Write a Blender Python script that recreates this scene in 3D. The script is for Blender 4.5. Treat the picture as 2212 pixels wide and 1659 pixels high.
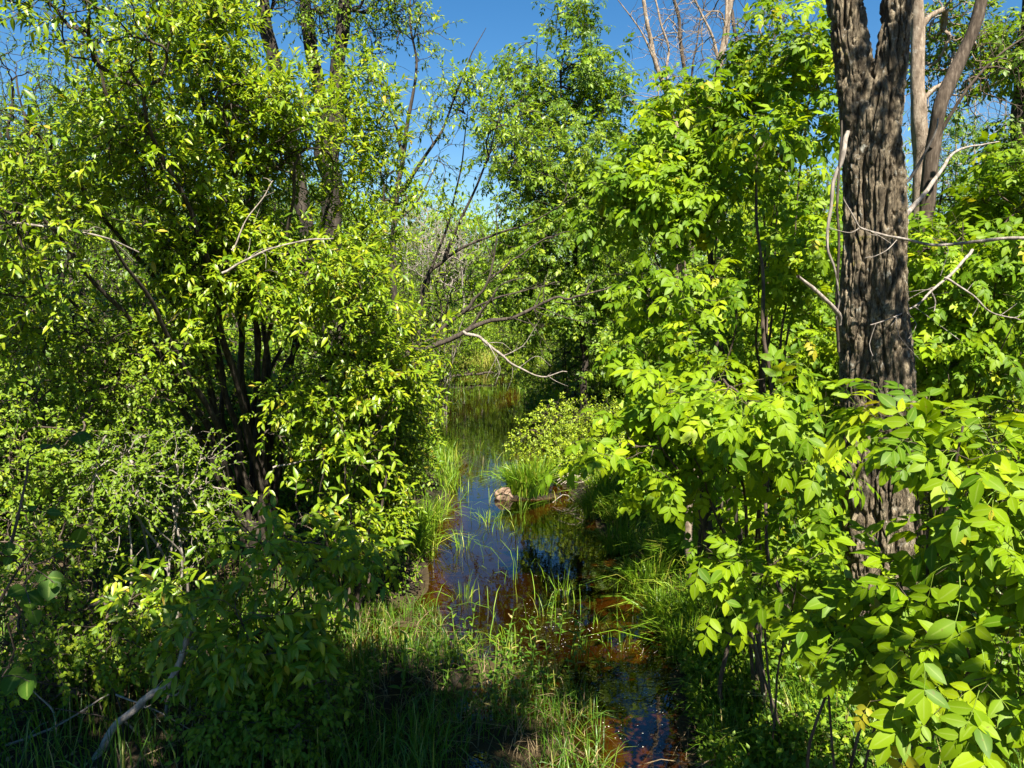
import bpy, math, random
import numpy as np
from mathutils import Matrix, Vector

# ------------------------------------------------------------------ scene, camera, light
for o in list(bpy.data.objects):
    bpy.data.objects.remove(o, do_unlink=True)
SC = bpy.context.scene
COL = SC.collection
R = math.radians

W, H, F = 2212.0, 1659.0, 1662.0          # photo frame in working pixels and its focal length
CAMZ, PITCH = 2.9, math.atan(189.5 / 1662.0)
cd = bpy.data.cameras.new('camera')
cam = bpy.data.objects.new('camera', cd)
COL.objects.link(cam)
cam.location = (0, 0, CAMZ)
cam.rotation_euler = (math.pi / 2 - PITCH, 0, 0)
cd.sensor_width = 36.0
cd.lens = 36.0 * F / W
cd.clip_start, cd.clip_end = 0.05, 3000
SC.camera = cam

SUN_EL, SUN_AZ = 54.0, 168.0              # azimuth clockwise from +Y (north), so behind the camera to the right
SUN = np.array([math.sin(R(SUN_AZ)) * math.cos(R(SUN_EL)), math.cos(R(SUN_AZ)) * math.cos(R(SUN_EL)), math.sin(R(SUN_EL))])
world = bpy.data.worlds.new('World')
SC.world = world
world.use_nodes = True
wn = world.node_tree
for n in list(wn.nodes):
    wn.nodes.remove(n)
sky = wn.nodes.new('ShaderNodeTexSky')
sky.sky_type = 'NISHITA'
sky.sun_disc = False
sky.sun_elevation = R(SUN_EL)
sky.sun_rotation = R(SUN_AZ)
sky.air_density, sky.dust_density, sky.ozone_density = 1.0, 0.0, 2.0
bg = wn.nodes.new('ShaderNodeBackground')
bg.inputs['Strength'].default_value = 0.04
wo = wn.nodes.new('ShaderNodeOutputWorld')
hsv = wn.nodes.new('ShaderNodeHueSaturation')
hsv.inputs['Saturation'].default_value = 1.36
wn.links.new(sky.outputs[0], hsv.inputs['Color'])
wn.links.new(hsv.outputs[0], bg.inputs[0])
wn.links.new(bg.outputs[0], wo.inputs[0])
sl = bpy.data.lights.new('sun', 'SUN')
sl.energy, sl.angle, sl.color = 5.0, R(0.5), (1.0, 0.94, 0.82)
so = bpy.data.objects.new('sun', sl)
COL.objects.link(so)
so.rotation_euler = Vector(SUN).to_track_quat('Z', 'Y').to_euler()
vs = SC.view_settings
vs.view_transform, vs.look, vs.gamma, vs.use_curve_mapping = 'Standard', 'None', 1.0, False
vs.exposure = 1.9
SC.render.engine = 'CYCLES'
cy = SC.cycles
cy.max_bounces, cy.diffuse_bounces, cy.glossy_bounces = 6, 2, 3
cy.transmission_bounces, cy.transparent_max_bounces = 4, 8
cy.caustics_reflective = cy.caustics_refractive = False
cy.use_denoising = True

# ------------------------------------------------------------------ helpers
def P(px, py, Y):
    """the world point that lies at depth Y (metres ahead) on the line of sight of a photo pixel"""
    c, s = math.cos(PITCH), math.sin(PITCH)
    a, b = (px - W / 2) / F, (H / 2 - py) / F
    d = np.array([a, c + b * s, -s + b * c])
    return np.array([0, 0, CAMZ]) + d * (Y / d[1])

def to_px(p):
    c, s = math.cos(PITCH), math.sin(PITCH)
    q = np.asarray(p) - np.array([0, 0, CAMZ])
    dep = q[..., 1] * c - q[..., 2] * s
    up = q[..., 1] * s + q[..., 2] * c
    dep = np.where(np.abs(dep) < 1e-3, 1e-3, dep)
    return np.stack([W / 2 + F * q[..., 0] / dep, H / 2 - F * up / dep, dep], -1)

def nrm(v):
    return v / np.maximum(np.linalg.norm(v, axis=-1, keepdims=True), 1e-9)

def hash3(ix, iy, iz, seed):
    h = (ix.astype(np.int64) * 374761393 + iy.astype(np.int64) * 668265263 + iz.astype(np.int64) * 1442695041 + seed * 974634777) & 0xFFFFFFFF
    h = ((h ^ (h >> 13)) * 1274126177) & 0xFFFFFFFF
    h = ((h ^ (h >> 16)) * 2246822519) & 0xFFFFFFFF
    return (h ^ (h >> 15)).astype(np.float64) / 4294967295.0

def vnoise(p, seed=0):
    p = np.asarray(p, float)
    i = np.floor(p)
    f = p - i
    f = f * f * (3 - 2 * f)
    ix, iy, iz = i[..., 0], i[..., 1], i[..., 2]
    r = 0
    for a in (0, 1):
        for b in (0, 1):
            for c in (0, 1):
                w = (f[..., 0] if a else 1 - f[..., 0]) * (f[..., 1] if b else 1 - f[..., 1]) * (f[..., 2] if c else 1 - f[..., 2])
                r = r + w * hash3(ix + a, iy + b, iz + c, seed)
    return r

def smooth(a, b, x):
    t = np.clip((x - a) / (b - a), 0, 1)
    return t * t * (3 - 2 * t)

RIB = {}
def mesh(name, V, faces, mat, tint=None, flat=False, rib=None):
    """V (n,3); faces: list of (k,3) or (k,4) index arrays"""
    me = bpy.data.meshes.new(name)
    V0 = V
    V = np.ascontiguousarray(V, dtype=np.float32)
    faces = [np.asarray(f, dtype=np.int32) for f in faces if len(f)]
    me.vertices.add(len(V))
    me.vertices.foreach_set('co', V.ravel())
    loops = np.concatenate([f.ravel() for f in faces])
    tot = np.concatenate([np.full(len(f), f.shape[1], np.int32) for f in faces])
    start = np.concatenate([[0], np.cumsum(tot)[:-1]]).astype(np.int32)
    me.loops.add(len(loops))
    me.loops.foreach_set('vertex_index', loops)
    me.polygons.add(len(tot))
    me.polygons.foreach_set('loop_start', start)
    if tint is not None:
        at = me.attributes.new('tint', 'FLOAT', 'POINT')
        at.data.foreach_set('value', np.ascontiguousarray(tint, dtype=np.float32))
    if rib is None and id(V0) in RIB:
        rib = RIB[id(V0)][1]
    if rib is not None:
        at = me.attributes.new('rib', 'FLOAT', 'POINT')
        at.data.foreach_set('value', np.ascontiguousarray(rib, dtype=np.float32))
    me.update(calc_edges=True)
    if flat:
        me.shade_flat()
    else:
        me.shade_smooth()
    if mat is not None:
        me.materials.append(mat)
    return me

def link(name, data, parent=None, loc=(0, 0, 0)):
    o = bpy.data.objects.new(name, data)
    COL.objects.link(o)
    o.location = [float(v) for v in loc]
    if parent is not None:
        o.parent = parent
    return o

def tag(o, label=None, cat=None, group=None, kind=None):
    if label: o['label'] = label
    if cat: o['category'] = cat
    if group: o['group'] = group
    if kind: o['kind'] = kind
    return o

def copy_tree(o, parent=None):
    c = o.copy()
    COL.objects.link(c)
    c.parent = parent
    for ch in o.children:
        copy_tree(ch, c)
    return c

TRIS = {}
def merge(parts):
    V, Fs, off = [], [], 0
    for v, fs in parts:
        V.append(v)
        for f in fs:
            Fs.append(np.asarray(f) + off)
        off += len(v)
    by = {}
    for f in Fs:
        by.setdefault(f.shape[1], []).append(f)
    return np.concatenate(V), [np.concatenate(x) for x in by.values()]

# ------------------------------------------------------------------ materials
def new_mat(name):
    m = bpy.data.materials.new(name)
    m.use_nodes = True
    nt = m.node_tree
    for n in list(nt.nodes):
        nt.nodes.remove(n)
    out = nt.nodes.new('ShaderNodeOutputMaterial')
    return m, nt, out

def ramp(nt, stops):
    r = nt.nodes.new('ShaderNodeValToRGB')
    e = r.color_ramp.elements
    e[0].position, e[0].color = stops[0][0], (*stops[0][1], 1)
    e[1].position, e[1].color = stops[-1][0], (*stops[-1][1], 1)
    for p, c in stops[1:-1]:
        x = e.new(p)
        x.color = (*c, 1)
    return r

def leaf_mat(name, stops, trans, tfac=0.35, rough=0.42, spec=0.5, ribs=True):
    """thin leaf: diffuse and sheen on the face, light coming through from behind; colour differs leaf by leaf"""
    m, nt, out = new_mat(name)
    N, L = nt.nodes.new, nt.links.new
    at = N('ShaderNodeAttribute'); at.attribute_name = 'tint'
    oi = N('ShaderNodeObjectInfo')
    ad = N('ShaderNodeMath'); ad.operation = 'ADD'
    fr = N('ShaderNodeMath'); fr.operation = 'FRACT'
    L(at.outputs['Fac'], ad.inputs[0]); L(oi.outputs['Random'], ad.inputs[1]); L(ad.outputs[0], fr.inputs[0])
    rp = ramp(nt, stops); L(fr.outputs[0], rp.inputs[0])
    tc = N('ShaderNodeTexCoord')
    nz = N('ShaderNodeTexNoise'); nz.inputs['Scale'].default_value = 1.1; nz.inputs['Detail'].default_value = 2
    geo = N('ShaderNodeNewGeometry'); L(geo.outputs['Position'], nz.inputs['Vector'])
    hs = N('ShaderNodeHueSaturation')
    mr = N('ShaderNodeMapRange'); mr.inputs[3].default_value = 0.8; mr.inputs[4].default_value = 1.2
    L(nz.outputs['Fac'], mr.inputs[0]); L(mr.outputs[0], hs.inputs['Value']); L(rp.outputs[0], hs.inputs['Color'])
    col = hs.outputs[0]
    if ribs:
        ra = N('ShaderNodeAttribute'); ra.attribute_name = 'rib'
        rm = N('ShaderNodeMapRange'); rm.inputs[1].default_value = .0; rm.inputs[2].default_value = .16; rm.inputs[3].default_value = .45; rm.inputs[4].default_value = 0
        L(ra.outputs['Fac'], rm.inputs[0])
        m1 = N('ShaderNodeMix'); m1.data_type = 'RGBA'
        L(rm.outputs[0], m1.inputs[0]); L(col, m1.inputs[6]); m1.inputs[7].default_value = (.27, .34, .07, 1)
        n5 = N('ShaderNodeTexNoise'); n5.inputs['Scale'].default_value = 55; n5.inputs['Detail'].default_value = 3
        L(geo.outputs['Position'], n5.inputs['Vector'])
        r5 = ramp(nt, [(.66, (0, 0, 0)), (.74, (.75, .75, .75))]); L(n5.outputs['Fac'], r5.inputs[0])
        m2 = N('ShaderNodeMix'); m2.data_type = 'RGBA'
        L(r5.outputs[0], m2.inputs[0]); L(m1.outputs[2], m2.inputs[6]); m2.inputs[7].default_value = (.13, .10, .02, 1)
        col = m2.outputs[2]
    pb = N('ShaderNodeBsdfPrincipled')
    pb.inputs['Roughness'].default_value = rough
    pb.inputs['Specular IOR Level'].default_value = spec
    L(col, pb.inputs['Base Color'])
    tr = N('ShaderNodeBsdfTranslucent')
    mx = N('ShaderNodeMix'); mx.data_type = 'RGBA'; mx.blend_type = 'MULTIPLY'; mx.inputs[0].default_value = 1
    L(col, mx.inputs[6]); mx.inputs[7].default_value = (*trans, 1)
    L(mx.outputs[2], tr.inputs['Color'])
    ms = N('ShaderNodeMixShader'); ms.inputs[0].default_value = tfac
    L(pb.outputs[0], ms.inputs[1]); L(tr.outputs[0], ms.inputs[2]); L(ms.outputs[0], out.inputs[0])
    return m

def bark_mat(name, c0, c1, c2, scale=30.0, bump=0.4, lichen=None, zs=0.2, dist=0.01, fine=False):
    m, nt, out = new_mat(name)
    N, L = nt.nodes.new, nt.links.new
    tc = N('ShaderNodeTexCoord')
    mp = N('ShaderNodeMapping'); mp.inputs['Scale'].default_value = (1, 1, zs)
    L(tc.outputs['Object'], mp.inputs[0])
    n1 = N('ShaderNodeTexNoise'); n1.inputs['Scale'].default_value = scale; n1.inputs['Detail'].default_value = 6; n1.inputs['Roughness'].default_value = .65
    L(mp.outputs[0], n1.inputs['Vector'])
    rp = ramp(nt, [(.3, c0), (.5, c1), (.72, c2)]); L(n1.outputs['Fac'], rp.inputs[0])
    col = rp.outputs[0]
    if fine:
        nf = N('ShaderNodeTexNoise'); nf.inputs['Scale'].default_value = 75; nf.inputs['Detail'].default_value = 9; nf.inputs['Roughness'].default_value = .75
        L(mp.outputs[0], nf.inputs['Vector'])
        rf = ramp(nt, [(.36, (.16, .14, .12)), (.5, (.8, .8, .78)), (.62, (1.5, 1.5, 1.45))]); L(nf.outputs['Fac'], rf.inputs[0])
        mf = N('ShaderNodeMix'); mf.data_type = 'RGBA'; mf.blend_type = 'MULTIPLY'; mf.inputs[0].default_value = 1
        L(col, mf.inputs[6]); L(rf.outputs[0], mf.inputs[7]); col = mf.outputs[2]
    if lichen:
        for sc_, th, lc in lichen:
            n2 = N('ShaderNodeTexNoise'); n2.inputs['Scale'].default_value = sc_; n2.inputs['Detail'].default_value = 5; n2.inputs['Roughness'].default_value = .7
            L(tc.outputs['Object'], n2.inputs['Vector'])
            r2 = ramp(nt, [(th, (0, 0, 0)), (th + .06, (1, 1, 1))]); L(n2.outputs['Fac'], r2.inputs[0])
            mx = N('ShaderNodeMix'); mx.data_type = 'RGBA'
            ml = N('ShaderNodeMath'); ml.operation = 'MULTIPLY'; ml.inputs[1].default_value = .7
            L(r2.outputs[0], ml.inputs[0]); L(ml.outputs[0], mx.inputs[0])
            L(col, mx.inputs[6]); mx.inputs[7].default_value = (*lc, 1)
            col = mx.outputs[2]
    pb = N('ShaderNodeBsdfPrincipled'); pb.inputs['Roughness'].default_value = .9; pb.inputs['Specular IOR Level'].default_value = .2
    L(col, pb.inputs['Base Color'])
    n3 = N('ShaderNodeTexNoise'); n3.inputs['Scale'].default_value = scale * 2.6; n3.inputs['Detail'].default_value = 10; n3.inputs['Roughness'].default_value = .7
    L(mp.outputs[0], n3.inputs['Vector'])
    bp = N('ShaderNodeBump'); bp.inputs['Strength'].default_value = bump; bp.inputs['Distance'].default_value = dist
    L(n3.outputs['Fac'], bp.inputs['Height']); L(bp.outputs[0], pb.inputs['Normal'])
    L(pb.outputs[0], out.inputs[0])
    return m

M = {}
M['willow'] = leaf_mat('willow_leaf', [(0, (.07, .145, .006)), (.35, (.125, .21, .006)), (.75, (.20, .28, .007)), (.97, (.28, .32, .010)), (1, (.34, .24, .03))], (1.5, 1.5, .7), .36, .38, .36)
M['ash'] = leaf_mat('ash_leaf', [(0, (.06, .135, .004)), (.35, (.125, .215, .003)), (.8, (.19, .285, .004)), (.98, (.26, .34, .006)), (1, (.34, .30, .02))], (1.5, 1.4, .6), .42, .5, .2)
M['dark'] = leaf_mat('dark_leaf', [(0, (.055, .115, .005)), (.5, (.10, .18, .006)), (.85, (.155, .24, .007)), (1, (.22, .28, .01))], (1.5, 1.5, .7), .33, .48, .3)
M['oval'] = leaf_mat('oval_leaf', [(0, (.075, .14, .008)), (.5, (.125, .2, .008)), (.9, (.185, .26, .010)), (1, (.25, .29, .015))], (1.5, 1.5, .7), .35, .5, .22)
M['yellow'] = leaf_mat('yellow_leaf', [(0, (.14, .24, .010)), (.5, (.22, .31, .010)), (1, (.32, .38, .014))], (1.4, 1.4, .7), .35, .5, .4)
M['aspen'] = leaf_mat('aspen_leaf', [(0, (.04, .095, .006)), (1, (.07, .135, .008))], (1.4, 1.5, .7), .3, .5, .2)
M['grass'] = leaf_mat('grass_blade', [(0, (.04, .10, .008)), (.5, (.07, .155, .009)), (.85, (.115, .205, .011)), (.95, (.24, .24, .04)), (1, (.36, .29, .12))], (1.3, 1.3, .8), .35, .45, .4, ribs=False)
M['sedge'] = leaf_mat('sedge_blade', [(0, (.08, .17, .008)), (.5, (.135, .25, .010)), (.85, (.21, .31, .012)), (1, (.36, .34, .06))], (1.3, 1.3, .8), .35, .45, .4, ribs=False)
M['far_grass'] = leaf_mat('reed_blade', [(0, (.12, .17, .015)), (.5, (.2, .24, .02)), (1, (.36, .32, .07))], (1.2, 1.2, .8), .3, .6, .3, ribs=False)
M['dead_grass'] = leaf_mat('dead_blade', [(0, (.08, .055, .028)), (1, (.30, .22, .12))], (1.1, 1.1, .9), .2, .8, .2, ribs=False)
M['litter'] = leaf_mat('litter_leaf', [(0, (.06, .04, .025)), (.5, (.14, .09, .05)), (1, (.3, .22, .13))], (1.1, 1.0, .8), .15, .8, .2, ribs=False)
M['stem_dark'] = bark_mat('dark_stem_bark', (.018, .014, .011), (.042, .033, .025), (.11, .09, .068), 45, .5)
M['stem_brown'] = bark_mat('brown_stem_bark', (.026, .019, .013), (.065, .048, .034), (.15, .118, .088), 45, .5)
M['stem_grey'] = bark_mat('grey_stem_bark', (.10, .085, .07), (.21, .18, .15), (.36, .32, .27), 40, .5)
M['dead_wood'] = bark_mat('weathered_dead_wood', (.13, .105, .085), (.28, .235, .19), (.45, .39, .32), 40, .6, zs=.5)
M['pale'] = bark_mat('pale_bark', (.08, .058, .04), (.22, .168, .12), (.40, .33, .25), 22, 1.0, [(6, .6, (.42, .40, .34))], zs=.35, dist=.02)
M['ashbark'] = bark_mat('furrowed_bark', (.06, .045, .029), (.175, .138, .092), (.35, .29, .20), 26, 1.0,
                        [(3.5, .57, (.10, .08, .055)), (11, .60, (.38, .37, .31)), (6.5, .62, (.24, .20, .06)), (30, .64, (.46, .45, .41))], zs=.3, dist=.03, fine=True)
M['far_bark'] = bark_mat('far_bark', (.013, .010, .008), (.033, .026, .02), (.085, .068, .052), 14, .7, zs=.3, dist=.02)

def ground_mat():
    m, nt, out = new_mat('damp_soil_and_litter')
    N, L = nt.nodes.new, nt.links.new
    geo = N('ShaderNodeNewGeometry')
    n1 = N('ShaderNodeTexNoise'); n1.inputs['Scale'].default_value = 9; n1.inputs['Detail'].default_value = 8; n1.inputs['Roughness'].default_value = .7
    L(geo.outputs['Position'], n1.inputs['Vector'])
    r1 = ramp(nt, [(.3, (.018, .012, .007)), (.5, (.045, .03, .017)), (.7, (.09, .066, .038))]); L(n1.outputs['Fac'], r1.inputs[0])
    n2 = N('ShaderNodeTexNoise'); n2.inputs['Scale'].default_value = .7; n2.inputs['Detail'].default_value = 4
    L(geo.outputs['Position'], n2.inputs['Vector'])
    r2 = ramp(nt, [(.5, (0, 0, 0)), (.75, (.5, .5, .5))]); L(n2.outputs['Fac'], r2.inputs[0])
    mx = N('ShaderNodeMix'); mx.data_type = 'RGBA'
    L(r2.outputs[0], mx.inputs[0]); L(r1.outputs[0], mx.inputs[6]); mx.inputs[7].default_value = (.045, .055, .014, 1)
    # the bed of the stream, under water level: rusty mud
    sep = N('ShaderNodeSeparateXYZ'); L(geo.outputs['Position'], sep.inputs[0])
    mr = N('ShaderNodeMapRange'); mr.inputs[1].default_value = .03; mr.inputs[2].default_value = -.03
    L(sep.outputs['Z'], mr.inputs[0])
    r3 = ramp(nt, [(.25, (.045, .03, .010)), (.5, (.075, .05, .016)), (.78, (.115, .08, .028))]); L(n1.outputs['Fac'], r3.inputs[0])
    md = N('ShaderNodeMapRange'); md.inputs[1].default_value = -.07; md.inputs[2].default_value = -.22  # mud painted darker with depth, standing in for light the water absorbs
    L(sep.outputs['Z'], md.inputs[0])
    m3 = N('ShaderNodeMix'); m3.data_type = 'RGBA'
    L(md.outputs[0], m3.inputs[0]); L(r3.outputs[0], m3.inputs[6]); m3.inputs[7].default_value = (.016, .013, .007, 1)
    m2 = N('ShaderNodeMix'); m2.data_type = 'RGBA'
    mw = N('ShaderNodeMapRange'); mw.inputs[1].default_value = .20; mw.inputs[2].default_value = .04
    L(sep.outputs['Z'], mw.inputs[0])
    m4 = N('ShaderNodeMix'); m4.data_type = 'RGBA'
    L(mw.outputs[0], m4.inputs[0]); L(mx.outputs[2], m4.inputs[6]); m4.inputs[7].default_value = (.014, .010, .006, 1)
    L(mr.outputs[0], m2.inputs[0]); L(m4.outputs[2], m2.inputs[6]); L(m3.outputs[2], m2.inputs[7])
    pb = N('ShaderNodeBsdfPrincipled'); pb.inputs['Roughness'].default_value = .9; pb.inputs['Specular IOR Level'].default_value = .25
    L(m2.outputs[2], pb.inputs['Base Color'])
    bp = N('ShaderNodeBump'); bp.inputs['Strength'].default_value = .8; bp.inputs['Distance'].default_value = .03
    L(n1.outputs['Fac'], bp.inputs['Height']); L(bp.outputs[0], pb.inputs['Normal'])
    L(pb.outputs[0], out.inputs[0])
    return m

def water_mat():
    m, nt, out = new_mat('brown_water')
    N, L = nt.nodes.new, nt.links.new
    geo = N('ShaderNodeNewGeometry')
    nz = N('ShaderNodeTexNoise'); nz.inputs['Scale'].default_value = 5; nz.inputs['Detail'].default_value = 3
    L(geo.outputs['Position'], nz.inputs['Vector'])
    bp = N('ShaderNodeBump'); bp.inputs['Strength'].default_value = .2; bp.inputs['Distance'].default_value = .006
    L(nz.outputs['Fac'], bp.inputs['Height'])
    fr = N('ShaderNodeFresnel'); fr.inputs['IOR'].default_value = 1.6
    L(bp.outputs[0], fr.inputs['Normal'])
    tr = N('ShaderNodeBsdfTransparent'); tr.inputs[0].default_value = (.62, .39, .15, 1)
    gl = N('ShaderNodeBsdfGlossy'); gl.inputs['Roughness'].default_value = .015; gl.inputs['Color'].default_value = (1, 1, 1, 1)
    L(bp.outputs[0], gl.inputs['Normal'])
    mx = N('ShaderNodeMixShader'); L(fr.outputs[0], mx.inputs[0]); L(tr.outputs[0], mx.inputs[1]); L(gl.outputs[0], mx.inputs[2])
    L(mx.outputs[0], out.inputs[0])
    return m

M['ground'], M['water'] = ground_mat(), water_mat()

def rock_mat():
    m, nt, out = new_mat('tan_rock')
    N, L = nt.nodes.new, nt.links.new
    tc = N('ShaderNodeTexCoord')
    n1 = N('ShaderNodeTexNoise'); n1.inputs['Scale'].default_value = 14; n1.inputs['Detail'].default_value = 7; n1.inputs['Roughness'].default_value = .7
    L(tc.outputs['Object'], n1.inputs['Vector'])
    r1 = ramp(nt, [(.3, (.07, .042, .026)), (.5, (.19, .125, .08)), (.72, (.33, .24, .17))]); L(n1.outputs['Fac'], r1.inputs[0])
    pb = N('ShaderNodeBsdfPrincipled'); pb.inputs['Roughness'].default_value = .85
    bp = N('ShaderNodeBump'); bp.inputs['Strength'].default_value = .6; bp.inputs['Distance'].default_value = .02
    L(n1.outputs['Fac'], bp.inputs['Height']); L(bp.outputs[0], pb.inputs['Normal'])
    L(r1.outputs[0], pb.inputs['Base Color']); L(pb.outputs[0], out.inputs[0])
    return m
M['rock'] = rock_mat()

# ------------------------------------------------------------------ terrain and water
YS = np.array([-400, 0, 4.5, 5.2, 5.55, 5.85, 6.15, 7, 8, 9.5, 11.5, 14, 18.5, 23, 27, 30, 33, 36, 900.])
XL = np.array([.4, .5, .52, .5, .42, .0, -.62, -.82, -.92, -.95, -.85, -1.1, -1.85, -2.2, -2.5, -2.6, -2.4, -1.2, -1.2])
XR = np.array([1.2, 1.1, 1.15, 1.2, 1.28, 1.32, 1.36, 1.42, 1.38, 1.15, .8, .75, .45, .25, .1, 0, -.6, -1.2, -1.2])

def ground_z(x, y):
    x, y = np.asarray(x, float), np.asarray(y, float)
    n = vnoise(np.stack([x * 1.3, y * 1.3, 0 * x], -1), 5)
    n2 = vnoise(np.stack([x * 4.1, y * 4.1, 0 * x], -1), 6)
    n3 = vnoise(np.stack([x * .18, y * .18, 0 * x], -1), 7)
    wob = (n - .5) * .5
    xl, xr = np.interp(y, YS, XL) + wob * .6, np.interp(y, YS, XR) + wob * .6
    d = np.maximum(xl - x, x - xr)
    left = x < (xl + xr) / 2
    marsh = np.where(left, smooth(7.6, 6.2, y), smooth(-100, -99, y) * 0)
    bankw = np.where(left, 1.1 + 2.3 * marsh, .9)
    bh = np.where(left, .34 - .23 * marsh, .34)
    up = .015 - .02 * marsh * left + bh * smooth(0, bankw, d) + (n2 - .5) * .08 * smooth(0, .4, d) + (n - .5) * .10 * smooth(0, 1, d) + n3 * .8 * smooth(4, 40, d)
    dn = -.015 - .30 * smooth(0, .45, x - xl) * smooth(0, 1.25, xr - x) + (n2 - .5) * .04 + (n - .5) * .08 * smooth(0, .5, -d)
    z = np.where(d > 0, up, dn)
    pool = smooth(1.0, .3, np.hypot((x - 5.2) / 1.6, (y - 7.6) / .9))
    return z - .6 * pool

def axis(lo, hi, near_lo, near_hi, step):
    a = list(np.arange(near_lo, near_hi + 1e-6, step))
    s, v = step, near_hi
    while v < hi:
        s *= 1.25; v += s; a.append(v)
    s, v = step, near_lo
    while v > lo:
        s *= 1.25; v -= s; a.insert(0, v)
    return np.array(a)
gx, gy = axis(-600, 600, -6, 7, .11), axis(-300, 900, 3, 16, .11)
GX, GY = np.meshgrid(gx, gy)
GZ = ground_z(GX, GY)
nx, ny = len(gx), len(gy)
ii = np.arange(nx * ny).reshape(ny, nx)
q = np.stack([ii[:-1, :-1], ii[:-1, 1:], ii[1:, 1:], ii[1:, :-1]], -1).reshape(-1, 4)
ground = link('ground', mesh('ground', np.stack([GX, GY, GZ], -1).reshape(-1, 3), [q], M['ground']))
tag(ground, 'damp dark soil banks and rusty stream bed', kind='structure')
wv = np.array([[-12, -2, 0], [14, -2, 0], [14, 45, 0], [-12, 45, 0]], float)
water = link('water', mesh('water', wv, [np.array([[0, 1, 2, 3]])], M['water']))
tag(water, 'still brown stream water reflecting trees and blue sky', kind='structure')

# ------------------------------------------------------------------ leaf shapes
def leaf_shape(width, rows, fold=.35, curl=.18, belly=.42, tip=1.0, twist=0.0):
    """one leaf of length 1 along +y, face up +z; rows = inner cross rows"""
    ts = np.linspace(0, 1, rows + 2)[1:-1]
    V = [[0, 0, 0]]
    for t in ts:
        w = width * (math.sin(math.pi * t ** (math.log(.5) / math.log(belly))) ** tip) / 2
        z = -curl * t * t
        V += [[-w, t - .03, z + fold * w], [0, t, z], [w, t - .03, z + fold * w]]
    V.append([0, 1, -curl])
    V = np.array(V, float)
    if twist:
        a = V[:, 1] * twist
        x, z = V[:, 0].copy(), V[:, 2].copy()
        V[:, 0], V[:, 2] = x * np.cos(a), z + x * np.sin(a)
    T, Q = [[0, 2, 1], [0, 3, 2]], []
    for r in range(rows - 1):
        b = 1 + 3 * r
        Q += [[b, b + 1, b + 4, b + 3], [b + 1, b + 2, b + 5, b + 4]]
    b, e = 1 + 3 * (rows - 1), 1 + 3 * rows
    T += [[b, b + 1, e], [b + 1, b + 2, e]]
    RIB[id(V)] = (V, np.array([.1] + [1, 0, 1] * rows + [.6]))
    return V, ([np.array(T)] + ([np.array(Q)] if Q else []))

def place(V, mats, scale, pos):
    return pos[:, None, :] + np.einsum('nij,vj->nvi', mats * scale[:, None, None], V)

def frames(ax, nor):
    y = nrm(ax)
    x = nrm(np.cross(y, nor))
    z = np.cross(x, y)
    return np.stack([x, y, z], -1)            # columns

def rachis(pts, r):
    return tubes(np.asarray(pts, float)[None], np.linspace(r, r * .5, len(pts))[None], 3)

def tubes(Pn, Rn, k):
    """Pn (n,m,3), Rn (n,m): n tapered tubes of k sides"""
    n, m, _ = Pn.shape
    t = nrm(np.gradient(Pn, axis=1))
    ref = np.where(np.abs(t[:, :1, 2:3]) > .8, np.array([1., 0, 0]), np.array([0, 0, 1.]))
    s = nrm(np.cross(t, np.broadcast_to(ref, t.shape)))
    u = np.cross(s, t)
    a = np.arange(k) * 2 * math.pi / k
    V = Pn[:, :, None] + Rn[:, :, None, None] * (np.cos(a)[None, None, :, None] * s[:, :, None] + np.sin(a)[None, None, :, None] * u[:, :, None])
    idx = np.arange(n * m * k).reshape(n, m, k)
    nx_ = np.roll(idx, -1, 2)
    Q = np.stack([idx[:, :-1], nx_[:, :-1], nx_[:, 1:], idx[:, 1:]], -1).reshape(-1, 4)
    return V.reshape(-1, 3), [Q]

def compound(rows, pairs=3, width=.50, seed=0):
    """an ash leaf: rachis with paired leaflets; returns (rachis V/F, list of leaflet (V,F) and their matrices)"""
    rg = random.Random(seed)
    L = 1.0
    def rp(t):
        return np.array([.04 * math.sin(3 * t + seed), t * .72, -.24 * t * t])
    pts = [rp(t) for t in np.linspace(0, 1, 5)]
    lets = []
    for i in range(pairs):
        t = .38 + .58 * i / max(1, pairs - 1) * .92
        for s in (-1, 1):
            a = R(rg.uniform(48, 68)) * s
            dz = rg.uniform(-.62, -.18)
            ax = nrm(np.array([math.sin(a), math.cos(a), dz]))
            no = nrm(np.array([-s * .28 + rg.uniform(-.3, .3), rg.uniform(-.1, .3), 1.0]))
            lets.append((rp(t), ax, no, rg.uniform(.33, .43)))
    lets.append((rp(1), nrm(np.array([rg.uniform(-.2, .2), 1, -.75])), np.array([0, .4, 1.]), rg.uniform(.42, .5)))
    shp = leaf_shape(width, rows, .25, .16, .44, .85)
    parts = []
    for p, ax, no, s in lets:
        m = frames(ax[None], no[None])[0]
        parts.append((p + shp[0] @ (m * s).T, shp[1], m, s, p))
    return rachis(pts, .008), parts, shp

class Species: pass
def species(mat, shapes, size, jitter=.33, droop=.25, per=10, pair=False, shoot=.28, spread=.95, up=.8):
    s = Species()
    s.mat, s.shapes, s.size, s.jitter, s.droop, s.per, s.pair, s.shoot, s.spread, s.up = mat, shapes, size, jitter, droop, per, pair, shoot, spread, up
    return s

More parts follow.
